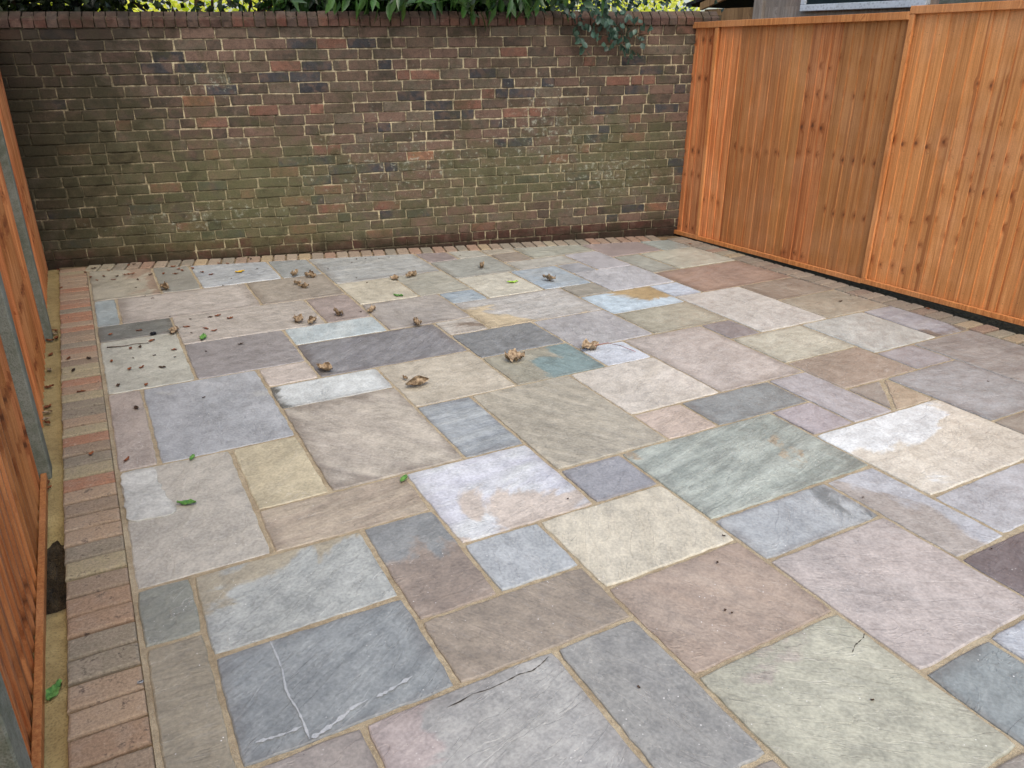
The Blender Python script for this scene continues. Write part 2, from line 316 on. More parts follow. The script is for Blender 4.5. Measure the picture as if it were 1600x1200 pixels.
SL = {'L2':(-.103,.069,2.061,2.358),'L3':(-.103,.348,2.358,3.218),'L4':(-.103,.063,3.218,4.096),'L5':(.063,.643,3.218,4.096),'L6':(-.103,.334,4.096,4.937),'L7':(-.103,.334,4.937,5.249),'L8':(-.103,.044,5.249,5.847),'L9':(.044,.92,5.249,5.847),'L10':(-.103,.342,5.847,7),'L11':(.342,.616,5.847,7),'L12':(.616,1.202,5.847,7),'L13':(1.202,1.514,5.847,7),'L14':(.92,1.514,5.249,5.847),'L15':(.334,1.205,4.683,5.249),'L16':(1.205,1.514,4.683,5.249),'L17':(.334,.924,4.096,4.683),'L18':(.924,1.514,4.37,4.683),'L19':(.924,1.814,3.826,4.37),'L20':(.643,.924,3.826,4.096),'L21':(.643,1.236,3.522,3.826),'L22':(.643,1.236,2.661,3.522),'L23':(1.236,1.814,3.244,3.826),'L24':(1.814,2.396,3.679,4.108),'L25':(1.814,2.396,3.244,3.679),'L26':(2.396,2.717,3.244,3.549),'L27':(2.396,2.968,3.549,4.108),'L28':(2.968,3.59,3.987,4.42),'L29':(2.968,3.59,3.549,3.987),'L30':(2.717,3.332,2.678,3.549),'L31':(3.332,3.59,3.26,3.549),'L32':(3.59,4.201,3.26,4.108),'L33':(3.59,3.858,4.108,4.42),'L34':(3.271,3.858,4.42,4.965),'L35':(3.858,5.2,4.108,4.695),'L36':(4.201,5.2,3.713,4.108),'L37':(4.201,5.2,3.26,3.713),'L38':(4.518,5.2,2.687,3.26),'L39':(3.926,4.518,2.687,3.26),'L40':(3.332,3.926,2.816,3.26),'L41':(3.332,3.926,2.406,2.816),'L42':(3.926,4.262,2.406,2.687),'L45':(3.332,3.645,2.106,2.406),'L46':(3.043,3.332,2.106,2.678),'L47':(2.44,3.043,2.386,2.678),'L48':(2.762,3.043,2.106,2.386),'L49':(2.136,2.44,2.386,2.678),'L50':(2.136,2.717,2.678,3.244),'S1':(1.535,2.136,2.386,3.244),'L52':(1.236,1.535,2.661,3.244),'L53':(.949,1.535,2.095,2.661),'L54':(1.535,1.855,2.095,2.386),'L55':(1.855,2.762,1.795,2.386),'L57':(2.465,2.762,1.202,1.795),'L60':(1.855,2.465,1.511,1.795),'L62':(1.269,1.855,1.653,2.095),'L63':(.949,1.269,1.792,2.095),'L64':(.663,.949,1.792,2.358),'L65':(.348,.949,2.358,2.661),'L66':(.348,.643,2.661,3.218),'L67':(.069,.663,1.932,2.358),'L68':(.069,.663,1.495,1.932),'L69':(.663,1.269,1.495,1.792),'L70':(1.269,1.855,1.212,1.653),'F1':(1.514,2.379,5.513,7),'F2':(1.514,1.962,4.949,5.513),'F3':(1.962,2.379,4.949,5.513),'F5':(2.379,2.939,5.246,5.78),'F6':(2.379,2.845,4.685,5.246),'F8':(1.514,2.097,4.37,4.949),'F9':(1.814,2.097,4.108,4.37),'F10':(2.097,2.968,4.108,4.685),'F13':(2.845,3.271,4.685,5.246),'F14':(2.968,3.271,4.42,4.685),'F18':(3.855,4.405,5.26,7),'F20':(4.128,5.2,4.695,5.24),'L1':(-.103,.069,1.19,2.061),'F4':(2.379,2.66,5.78,7),'F4b':(2.66,2.939,5.78,7),'F11':(2.939,3.225,5.51,5.79),'F11b':(2.939,3.225,5.79,7),'F17':(3.225,3.855,5.51,7),'F12':(2.939,3.515,5.246,5.51),'F15':(3.271,3.515,4.965,5.246),'F16':(3.515,3.857,4.965,5.51),'F19':(3.857,4.128,4.695,5.26),'F21':(4.405,5.2,5.24,7),'F7':(2.097,2.379,4.685,4.949),'L43':(4.262,5.2,1.815,2.687),'L44':(3.65,4.262,1.81,2.406),'L56':(2.762,3.65,1.512,2.106),'L78':(3.65,4.26,1.215,1.81),'L58':(2.762,3.38,1.215,1.512),'L58b':(3.38,3.65,1.215,1.512),'L59':(2.465,3.055,.915,1.202),'L61':(1.855,2.465,.915,1.511),'L75':(1.855,2.17,.33,.915),'L76':(2.17,2.465,.62,.915),'L74':(1.269,1.855,.625,1.212),'L71':(.97,1.269,.915,1.495),'L72':(.38,.97,.905,1.495),'L73':(.069,.38,1.19,1.495),
 'G1':(-.103,.38,.6,1.19),'G2':(.38,.97,.31,.905),'G3':(.97,1.269,.31,.915),'G4':(1.269,1.855,.03,.625),'G5':(1.855,2.17,.03,.33),'G6':(2.17,2.765,.03,.62),'G7':(2.465,3.055,.62,.915),'G8':(3.055,3.65,.62,1.215),'G9':(3.65,4.26,.62,1.215),'G10':(4.26,5.3,1.215,1.815),'G11':(4.26,5.3,.62,1.215),'G12':(2.765,3.36,.03,.62),'G13':(3.36,4.26,.03,.62),'G14':(4.26,5.3,.03,.62),'G15':(-.103,.38,-.26,.6),'G16':(.38,.97,-.26,.31),'G17':(.97,1.269,-.26,.31)}
# colour, streak colour, streak amount, streak angle (deg), streak stretch, patch colour, patch share (0 none .. 1 all)
SC = {'L1':((166,155,134),(146,136,118),.7,0,5),'L2':((148,150,140),(128,134,128),.6,30,2),'L3':((184,178,168),(168,162,152),.5,60,2),'L4':((178,164,156),(166,152,146),.6,80,2),'L5':((166,170,178),(152,158,168),.6,90,3,(182,184,186),.2),
'L6':((188,188,176),(172,170,158),.5,20,1.5),'L7':((126,128,126),(112,114,114),.6,10,3),'L8':((152,168,175),(176,188,192),.8,15,5),'L9':((186,177,171),(172,162,156),.6,8,5),'L10':((178,171,154),(190,184,168),.6,20,2,(176,150,132),.25),'L11':((150,148,142),(136,138,134),.6,10,2),
'L12':((158,166,178),(178,184,190),.8,25,4),'L13':((158,164,168),(140,148,154),.7,25,4),'L14':((168,157,146),(156,146,136),.5,10,2),'L15':((184,175,167),(166,156,150),.8,6,7),'L16':((170,154,151),(158,142,140),.6,50,2),'L17':((150,145,148),(136,130,134),.5,10,2),
'L18':((178,194,201),(196,206,208),.7,70,3),'L19':((130,130,139),(152,152,158),.7,38,5),'L20':((190,178,170),(180,166,158),.5,10,2),'L21':((200,207,210),(184,190,190),.6,60,2.5,(112,118,118),.16),'L22':((172,162,152),(196,186,171),.85,125,4),
'L23':((198,188,170),(188,176,158),.5,15,2),'L24':((128,132,139),(142,145,150),.6,30,4),'L25':((176,171,153),(150,148,134),.6,110,4,(128,154,158),.48),'L26':((202,210,224),(190,200,216),.6,30,2),'L27':((162,160,166),(190,190,194),.8,75,2.5),
'L28':((190,213,231),(180,204,224),.4,10,2,(192,162,116),.30),'L29':((182,178,160),(168,164,146),.7,25,3),'L30':((197,187,181),(182,172,168),.6,20,2.5),'L31':((150,143,147),(138,132,136),.5,30,2),'L32':((203,201,197),(190,186,180),.5,20,3),'L33':((192,207,227),(172,190,214),.7,20,4),
'L34':((188,190,200),(170,172,182),.7,60,2),'L35':((174,146,132),(160,138,134),.6,15,2.5),'L36':((160,146,134),(176,164,150),.7,100,2.5),'L37':((180,169,151),(160,156,142),.7,10,2),'L38':((164,168,183),(186,190,198),.8,5,5,(140,130,124),.2),'L39':((180,185,184),(202,206,202),.85,40,3),
'L40':((201,199,182),(186,184,166),.6,10,3),'L41':((172,155,142),(158,142,130),.6,20,2.5),'L42':((168,166,174),(156,154,162),.5,20,2),'L43':((150,148,150),(170,168,168),.8,172,6),'L44':((168,170,176),(150,154,160),.7,160,2.5),'L45':((165,156,149),(150,142,136),.5,20,2),
'L46':((182,178,184),(170,166,172),.6,70,2),'L47':((147,153,156),(136,144,148),.5,20,2),'L48':((170,163,172),(182,172,178),.5,20,2),'L49':((198,178,165),(186,166,152),.7,12,5),'L50':((209,201,191),(198,188,174),.6,30,2.5),'S1':((170,163,148),(192,182,163),.9,118,6),
'L52':((148,157,168),(176,184,190),.9,5,7),'L53':((206,209,226),(210,217,217),.8,12,3,(208,194,184),.24),'L54':((160,162,172),(148,150,162),.5,30,2),'L55':((146,157,152),(188,198,190),.95,14,6,(182,164,138),.14),'L56':((216,209,196),(206,196,178),.5,20,2,(222,228,232),.32),'L57':((178,182,193),(194,198,206),.7,150,3,(172,164,160),.3),
'L58':((180,182,190),(168,170,180),.5,20,2),'L59':((130,118,122),(112,102,108),.6,20,3),'L60':((166,173,181),(182,188,192),.6,45,2,(122,128,132),.26),'L61':((190,178,175),(176,168,168),.6,150,2.5),'L62':((209,201,181),(198,188,166),.6,60,4),'L63':((178,185,193),(162,170,178),.7,85,4),
'L64':((154,138,128),(170,150,136),.7,10,3,(144,148,152),.36),'L65':((170,153,136),(190,174,152),.7,10,6),'L66':((196,183,151),(182,168,136),.6,40,2),'L67':((166,172,172),(190,196,196),.8,35,4,(176,166,144),.34),'L68':((138,146,153),(156,164,170),.8,32,6),'L69':((165,150,135),(150,136,122),.8,120,5),
'L70':((182,162,147),(166,140,124),.6,120,3),'L71':((147,147,147),(162,162,160),.6,110,3),'L72':((164,164,165),(182,182,180),.7,20,4,(182,168,168),.22),'L73':((160,150,148),(176,166,160),.6,20,2),'L74':((185,184,165),(170,170,152),.7,140,5,(178,168,158),.16),'L75':((143,153,157),(132,142,148),.5,30,2),'L76':((172,180,194),(190,196,206),.8,140,6),
'L78':((172,164,154),(158,150,142),.5,20,2),'F1':((168,174,179),(186,188,186),.8,8,7),'F2':((201,193,173),(190,182,162),.5,10,2),'F3':((170,170,160),(186,182,168),.7,8,5),'F4':((160,146,149),(150,136,140),.5,10,2),'F4b':((178,178,170),(168,168,160),.5,10,2),'F5':((167,171,167),(156,160,158),.5,10,3),
'F6':((206,203,189),(194,188,172),.7,30,3),'F7':((148,168,187),(176,190,200),.8,15,5),'F8':((167,161,159),(182,174,168),.7,130,3),'F9':((176,166,156),(206,202,196),.9,8,6,(146,128,116),.3),'F10':((194,193,192),(178,172,168),.7,8,6,(206,186,152),.16),'F11':((150,138,130),(164,152,142),.6,10,3),
'F11b':((182,174,160),(170,162,148),.5,10,2),'F12':((180,181,178),(196,194,186),.7,8,5),'F13':((160,181,202),(176,184,190),.7,10,3),'F14':((165,160,151),(154,150,142),.5,10,2),'F15':((164,168,180),(152,156,166),.5,10,2),'F16':((182,181,192),(170,170,180),.5,10,2),'F17':((176,178,166),(164,172,168),.7,10,4),
'F18':((164,148,150),(154,138,142),.5,10,2),'F19':((164,167,161),(176,180,172),.7,100,4),'F20':((190,190,175),(178,182,170),.6,10,3),'F21':((164,175,172),(150,162,164),.6,10,3)}
GEN = [((172,164,154),(158,150,142)),((150,152,158),(168,170,174)),((190,180,170),(178,166,154)),((182,182,166),(168,168,150)),((162,150,142),(148,136,128))]
slabs = {}
def adj(c):
    m = sum(c) / 3; return tuple(m + (v - m) * .74 + d for v, d in zip(c, (1, .5, -5)))
def make_slab(key, poly, sc):
    sc = list(sc); sc[0] = adj(sc[0]); sc[1] = adj(tuple(.1 * a + .9 * b for a, b in zip(sc[0], sc[1]))); sc[2] *= 1.0
    if len(sc) > 5: sc[5] = adj(sc[5])
    rr = random.Random(key); pl = inset(poly, rr.uniform(.0055, .0092)); th = rr.uniform(-.003, .003)
    mx = sum(p[0] for p in pl) / len(pl); my = sum(p[1] for p in pl) / len(pl); pl = [(mx + (x - mx) - th * (y - my), my + (y - my) + th * (x - mx)) for x, y in pl]
    cx = sum(p[0] for p in pl) / len(pl); cy = sum(p[1] for p in pl) / len(pl)
    out = rough_outline(pl, .04, .0028, rr)
    V, F = prism(out, -.03, rr.uniform(-.0015, .0025), .005, cx, cy, (rr.uniform(-.003, .003), rr.uniform(-.003, .003)))
    o = link('paving_slab', mesh('paving_slab', V, F, M['slab']), bed, (cx, cy, 0))
    kk = .74 * (1.10 if cx < .95 and cy > 2.3 else 1.0); o.color = lin(sc[0], kk); o['c2'] = lin(sc[1], kk)[:3]; o['a2'] = float(sc[2]); o['ang'] = math.radians(-sc[3]); o['stretch'] = float(sc[4])  # slabs at left lightened in colour to make up for light the fence blocks
    if len(sc) > 5: o['c3'] = lin(sc[5], .74)[:3]; o['p3'] = .70 - .42 * sc[6]
    else: o['c3'] = lin(sc[1], .74)[:3]; o['p3'] = 2.0
    g = GR.get(key, (0, 0)); o['gx'] = float(g[0]); o['gy'] = float(g[1])
    return o
GR = {'L25':(.9,-.3),'L28':(.5,.7),'L21':(-.9,-.3),'L60':(.5,-.3),'L64':(0,1.0),'L67':(-.1,.8),'L56':(-.1,.6),'L72':(-.9,0),'L38':(.3,-.7),'L10':(.8,0),'L5':(.3,.2),'L57':(-.8,-.4),'L22':(-.6,-.4),'F10':(-.4,-.7),'L53':(0,-.3)}
for key, (x0, x1, y0, y1) in SL.items():
    poly = [(x0, y0), (x1, y0), (x1, y1), (x0, y1)]
    poly = clip(poly, -WK, 1, CW)                                             # border along the wall
    poly = clip(poly, 1, .043, 4.945 + .043 * 5.745 - .24)                    # border along the fence
    if len(poly) < 3: continue
    sc = SC.get(key) or (lambda g: (g[0], g[1], .6, random.uniform(0, 180), 3))(random.choice(GEN))
    if key == 'L45':                                                          # this slab is broken in two
        a = [(3.332, 2.106), (3.645, 2.106), (3.36, 2.406), (3.332, 2.406)]
        slabs['L45a'] = make_slab('L45a', [(3.335, 2.406), (3.335, 2.110), (3.61, 2.406)], sc)
        slabs['L45b'] = make_slab('L45b', [(3.335, 2.106), (3.645, 2.106), (3.645, 2.406), (3.625, 2.406)], ((190,170,146),(176,158,138),.5,20,2))
        continue
    slabs[key] = make_slab(key, poly, sc)
def ribbon(name, pts, w, z, mat, parent):
    """thin irregular sheet following a line, on the face of a slab"""
    rr = random.Random(name + str(len(pts))); P = []
    for k in range(len(pts) - 1):
        p, q = Vector(pts[k]), Vector(pts[k + 1]); m = 4
        P += [p + (q - p) * (j / m) + Vector((rr.uniform(-1, 1), rr.uniform(-1, 1))) * w * .15 for j in range(m)]
    P.append(Vector(pts[-1])); V = []; F = []
    for k, p in enumerate(P):
        d = (P[min(k + 1, len(P) - 1)] - P[max(k - 1, 0)]).normalized(); n = Vector((-d.y, d.x)); ww = w * rr.uniform(.15, 1.35) * (.25 if k in (0, len(P) - 1) else 1)
        for s in (1, -1): V.append((p.x + n.x * ww * s - parent.location.x, p.y + n.y * ww * s - parent.location.y, z))
    for k in range(len(P) - 1): F.append((2 * k, 2 * k + 1, 2 * k + 3, 2 * k + 2))
    n0 = len(V); V += [(x, y, zz - .004) for x, y, zz in V]
    F += [(2 * k + n0, 2 * k + 2 + n0, 2 * k + 3 + n0, 2 * k + 1 + n0) for k in range(len(P) - 1)]
    return link(name, mesh(name, V, F, mat), parent)
ribbon('vein', [(.235,1.92),(.24,1.84),(.24,1.78),(.232,1.71),(.234,1.67),(.243,1.62),(.245,1.57),(.245,1.51)], .0030, .0028, M['vein'], slabs['L68'])
ribbon('vein', [(.25,1.512),(.28,1.517),(.32,1.532),(.35,1.543),(.37,1.556),(.42,1.566)], .0065, .0027, M['vein'], slabs['L68'])
ribbon('vein', [(.445,1.563),(.47,1.566),(.51,1.575),(.56,1.588)], .006, .0028, M['vein'], slabs['L68'])
ribbon('vein', [(.12,1.565),(.16,1.56),(.20,1.556),(.24,1.56)], .005, .0029, M['vein'], slabs['L68'])
ribbon('crack', [(.60,1.438),(.64,1.440),(.68,1.448),(.73,1.442),(.78,1.445),(.83,1.451),(.87,1.445),(.905,1.455),(.94,1.472)], .0018, .0030, M['crack'], slabs['L72'])
ribbon('crack', [(1.845,1.10),(1.83,1.09),(1.80,1.083),(1.78,1.08),(1.745,1.062)], .0015, .0030, M['crack'], slabs['L74'])
pl = rough_outline([(-.093,2.80),(-.03,2.79),(.06,2.775),(.085,2.80),(.085,2.85),(.06,2.91),(.045,3.0),(.04,3.09),(.038,3.207),(-.093,3.207)], .03, .006, random.Random(3))
o = slabs['L3']; V, F = prism(pl, -.01, .0048, .0024, o.location.x, o.location.y); q = link('raised_layer', mesh('raised_layer', V, F, M['slab']), o)
q.color = lin((204, 205, 197), .78); q['c2'] = lin((194, 194, 186), .78)[:3]; q['c3'] = q['c2']; q['a2'] = .5; q['ang'] = 1.0; q['stretch'] = 2.0; q['p3'] = 2.0; q['gx'] = 0.0; q['gy'] = 0.0

PAV = [((166,140,122),3),((172,128,108),2.0),((152,134,120),3),((182,154,118),1.5),((146,136,124),2.5),((170,148,130),2.5),((162,130,114),2),((168,156,132),1)]
pw = [p[1] for p in PAV]
def paver(poly, rr, sat=1.0):
    cx = sum(p[0] for p in poly) / len(poly); cy = sum(p[1] for p in poly) / len(poly)
    out = rough_outline(poly, .05, .0016, rr); V, F = prism(out, -.05, rr.uniform(-.001, .004), .007, cx, cy, (rr.uniform(-.012, .012), rr.uniform(-.012, .012)))
    o = link('border_brick', mesh('border_brick', V, F, M['paver']), bed, (cx, cy, 0)); cc = rr.choices(PAV, pw)[0][0]; g_ = sum(cc) / 3; o.color = lin([g_ + (q - g_) * sat + d_ for q, d_ in zip(cc, (4, 3, -5))], .74 * rr.uniform(.92, 1.06)); return o
rr = random.Random(11); y = -.38
while y < 6.9:                                                # left strip
    w = .1 + rr.uniform(-.004, .004); g = .0030
    poly = [(-.303 + rr.uniform(-.003, .003), y + g), (-.111, y + g), (-.111, y + w - g), (-.303 + rr.uniform(-.003, .003), y + w - g)]
    poly = clip(poly, -WK, 1, WX0 - .02)
    if len(poly) > 2 and y + w < 6.93: paver(poly, rr)
    y += w + .004
s = .02
while True:                                                   # along the wall
    w = .1 + rr.uniform(-.004, .004); b0 = Vector((-.105, WX0 + WK * -.105, 0)) + WD * s; b1 = b0 + WD * (w - .007)
    if b1.x > 4.70: break
    q = [b0 + WN * .205, b1 + WN * .205, b1 + WN * .014, b0 + WN * .014]; poly = clip([(v.x, v.y) for v in q], 1, .043, 4.945 + .043 * 5.745 - .245)
    if len(poly) > 2: paver(poly, rr, .62)
    s += w + .003
y = 5.60
while y > -.3:                                                # along the fence
    w = .1 + rr.uniform(-.004, .004)
    poly = [(RX(y) + .007, y - w + .0035), (RX(y) + .197, y - w + .0035), (RX(y) + .197, y - .0035), (RX(y) + .007, y - .0035)]
    poly = clip(poly, -WK, 1, WX0 - .02); paver(poly, rr, .55); y -= w + .004
# sand strip with a hole down to the soil
ys = np.concatenate([np.arange(-.4, 2.3, .1), np.arange(2.3, 3.2, .03), np.arange(3.2, 7.05, .1)]); xs = np.linspace(-.47, -.29, 10); V = []; F = []
def wob(a, b): return .006 * math.sin(a * 9 + b * 31) + .004 * math.sin(a * 23 - b * 17)
for yy in ys:
    for xx in xs:
        z = -.030 + wob(yy, xx)
        e = min((yy - 2.42) / .05, (3.02 - yy) / .12); e = max(0, min(1, e)); e = e * e * (3 - 2 * e); z -= .10 * e
        V.append((xx, yy, z))
nx = len(xs)
for j in range(len(ys) - 1):
    for i in range(nx - 1): F.append((j * nx + i, j * nx + i + 1, (j + 1) * nx + i + 1, (j + 1) * nx + i))
o = link('sand_strip', mesh('sand_strip', V, F, M['sand'], True)); tag(o, kind='structure')
V, F = [], []
for j, yy in enumerate(np.linspace(2.40, 3.04, 22)):
    for i, xx in enumerate(np.linspace(-.40, -.296, 8)): V.append((xx, yy, -.105 + .012 * math.sin(yy * 40 + i) + .010 * math.sin(i * 2.3 + j)))
for j in range(21):
    for i in range(7): F.append((j * 8 + i, j * 8 + i + 1, (j + 1) * 8 + i + 1, (j + 1) * 8 + i))
tag(link('soil', mesh('soil', V, F, M['soil'], True)), kind='structure')

# ------------------------------------------------------------------ brick wall
WO = Vector((-1.6, WX0 + WK * -1.6, 0)); WLEN = (5.2 + 1.6) * wl_; TILT = .0193; PITCH = .0800
wall = link('garden_wall', None, None, tuple(WO), (0, -math.atan(TILT), math.atan(WK)))
tag(wall, 'old brick garden wall with mossy dark bricks and pale mortar across the back', 'wall')
# in wall space: x along, y into the wall (front face y = 0), z up; foot line at z(x) = -TILT * (x - 1.6)
def ga(x, z, cx, cz, rx, rz): return math.exp(-((x - cx) / rx) ** 2 - ((z - cz) / rz) ** 2)
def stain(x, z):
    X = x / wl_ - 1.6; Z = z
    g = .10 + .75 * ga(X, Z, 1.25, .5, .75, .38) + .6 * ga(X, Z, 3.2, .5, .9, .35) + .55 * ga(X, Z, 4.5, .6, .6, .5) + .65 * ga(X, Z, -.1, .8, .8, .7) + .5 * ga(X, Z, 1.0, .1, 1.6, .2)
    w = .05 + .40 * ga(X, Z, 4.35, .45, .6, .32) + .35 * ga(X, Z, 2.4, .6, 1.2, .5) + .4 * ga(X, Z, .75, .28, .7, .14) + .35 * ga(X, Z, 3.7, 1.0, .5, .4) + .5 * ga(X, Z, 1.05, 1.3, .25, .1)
    d = .10 + .75 * max(0, min(1, (.9 - X) / 1.3)) * (.42 + .5 * Z) + .30 * max(0, (Z - 1.5) / .3) + .25 * max(0, 1 - Z / .08)  # dirt, plus the hedge's shade painted in towards the upper left
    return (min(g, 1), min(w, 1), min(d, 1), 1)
BP = [((100,86,72),5),((104,94,80),4.5),((70,69,70),2.2),((130,94,78),1.4),((146,106,82),.3),((114,93,80),4),((88,78,67),4)]
bw = [b[1] for b in BP]
def brick_geo(x0, x1, z0, z1, rr, depth=.09, pop=None):
    p = rr.uniform(-.0045, .0015) if pop is None else pop
    V, F = boxv(x0, x1, p, depth, z0, z1, .0042)
    j = [(rr.uniform(-.0035, .0035), rr.uniform(-.002, .002), rr.uniform(-.003, .003)) for _ in range(8)]
    V = [(a + j[k // 3][0], b + j[k // 3][1], c + j[k // 3][2]) for k, (a, b, c) in enumerate(V)]
    return V, F
def paint(me, cols, stain_shades):
    a = me.color_attributes.new('tint', 'FLOAT_COLOR', 'POINT'); a.data.foreach_set('color', np.array(cols, 'f').ravel())
    a = me.color_attributes.new('stain', 'FLOAT_COLOR', 'POINT'); a.data.foreach_set('color', np.array(stain_shades, 'f').ravel())
rr = random.Random(21); allb = []
TOPZ = 1.700
ncourse = 24
for c in range(ncourse):
    z1 = TOPZ - c * PITCH - .004; z0 = z1 - PITCH + .009; x = -rr.uniform(0, .2); run = 0
    while x < WLEN:
        hd = rr.random() < (.20 if run < 3 else .6); L = (.106 if hd else .226) * rr.uniform(.965, 1.03); run = 0 if hd else run + 1
        if c % 6 == 3 and rr.random() < .35: L = .106
        x1 = min(x + L, WLEN)
        if x1 - max(x, 0) > .03: allb.append((max(x, 0), x1, z0 + rr.uniform(-.002, .002), z1 + rr.uniform(-.002, .002)))
        x += L + .0095 + rr.uniform(-.003, .004)
def brick_col(x, z, rr):
    X = x / wl_ - 1.6; k = .78
    wts = list(bw)
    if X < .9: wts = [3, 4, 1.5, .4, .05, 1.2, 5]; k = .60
    elif X > 3.4: wts = [4, 5, 2.2, 1, .1, 3, 4]
    elif z > .9: wts[3] *= 1.5; wts[2] *= 1.3
    c = rr.choices(BP, wts)[0][0]; b = k * rr.uniform(.82, 1.15)
    if z < .06 - TILT * (x - 1.6): c = (92, 62, 52); b = .7
    return lin(c, b)
vis = [b for b in allb if -.45 < b[0] / wl_ - 1.6 and b[1] / wl_ - 1.6 < 4.96 and b[3] > .02 - TILT * (b[0] - 1.6)]
def score(b):
    X = b[0] / wl_ - 1.6; return (b[1] - b[0]) * (1 + .05 * X) - (.06 if b[2] < .05 else 0)
single = set(sorted(vis, key=score, reverse=True)[:300])
SV, SF, SCo, SS = [], [], [], []
for b in allb:
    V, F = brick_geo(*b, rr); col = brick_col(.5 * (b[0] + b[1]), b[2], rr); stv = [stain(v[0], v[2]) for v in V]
    if b in single:
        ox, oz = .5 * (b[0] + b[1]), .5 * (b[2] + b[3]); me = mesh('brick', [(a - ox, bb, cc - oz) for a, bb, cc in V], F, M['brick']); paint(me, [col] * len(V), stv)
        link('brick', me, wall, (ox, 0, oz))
    else:
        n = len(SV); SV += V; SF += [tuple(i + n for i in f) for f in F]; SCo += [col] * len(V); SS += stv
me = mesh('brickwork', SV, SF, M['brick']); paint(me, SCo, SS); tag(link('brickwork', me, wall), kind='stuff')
# mortar core, its front set a few millimetres behind the brick faces
nxw, nzw = 140, 46; V, F = [], []
for j in range(nzw + 1):
    for i in range(nxw + 1): V.append((WLEN * i / nxw, .0075 + .002 * math.sin(i * 1.7 + j * 2.9) + .002 * math.sin(i * .37 - j * 1.3), -.22 + (TOPZ + .22) * j / nzw))
for j in range(nzw):
    for i in range(nxw): a = j * (nxw + 1) + i; F.append((a, a + 1, a + nxw + 2, a + nxw + 1))
n = len(V); bv, bf = boxv(0, WLEN, .02, .225, -.22, TOPZ); V += bv; F += [tuple(i + n for i in f) for f in bf]
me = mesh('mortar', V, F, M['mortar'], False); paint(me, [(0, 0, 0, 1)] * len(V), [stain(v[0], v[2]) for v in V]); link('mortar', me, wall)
x = 0.0                                                       # brick-on-edge coping with a canted front
while x < WLEN - .05:
    w = .071 * rr.uniform(.96, 1.04); fr = -.012 + rr.uniform(-.004, .004); dz = rr.uniform(-.003, .003)
    prof = [(fr, .002), (fr, .052), (fr + .062, .108), (.20, .112), (.235, .06), (.235, .002)]
    V = [(0 - w / 2, a, b + dz) for a, b in prof] + [(w / 2, a, b + dz) for a, b in prof]; V = [(a + rr.uniform(-.0015, .0015), b, c) for a, b, c in V]
    F = [tuple(range(5, -1, -1)), tuple(range(6, 12))] + [(k, (k + 1) % 6, (k + 1) % 6 + 6, k + 6) for k in range(6)]
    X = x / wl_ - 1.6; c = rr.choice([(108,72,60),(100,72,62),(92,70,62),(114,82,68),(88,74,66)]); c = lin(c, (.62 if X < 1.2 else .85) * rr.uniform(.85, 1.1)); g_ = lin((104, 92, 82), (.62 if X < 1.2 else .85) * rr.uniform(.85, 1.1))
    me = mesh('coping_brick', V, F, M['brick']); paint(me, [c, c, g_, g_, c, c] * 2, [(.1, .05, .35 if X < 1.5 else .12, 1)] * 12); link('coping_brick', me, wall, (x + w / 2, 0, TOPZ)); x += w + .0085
V, F = boxv(0, WLEN, .012, .22, TOPZ - .003, TOPZ + .075); me = mesh('coping_mortar', V, F, M['mortar']); paint(me, [(0, 0, 0, 1)] * 8, [(.1, 0, 1, 1)] * 8); link('coping_mortar', me, wall)

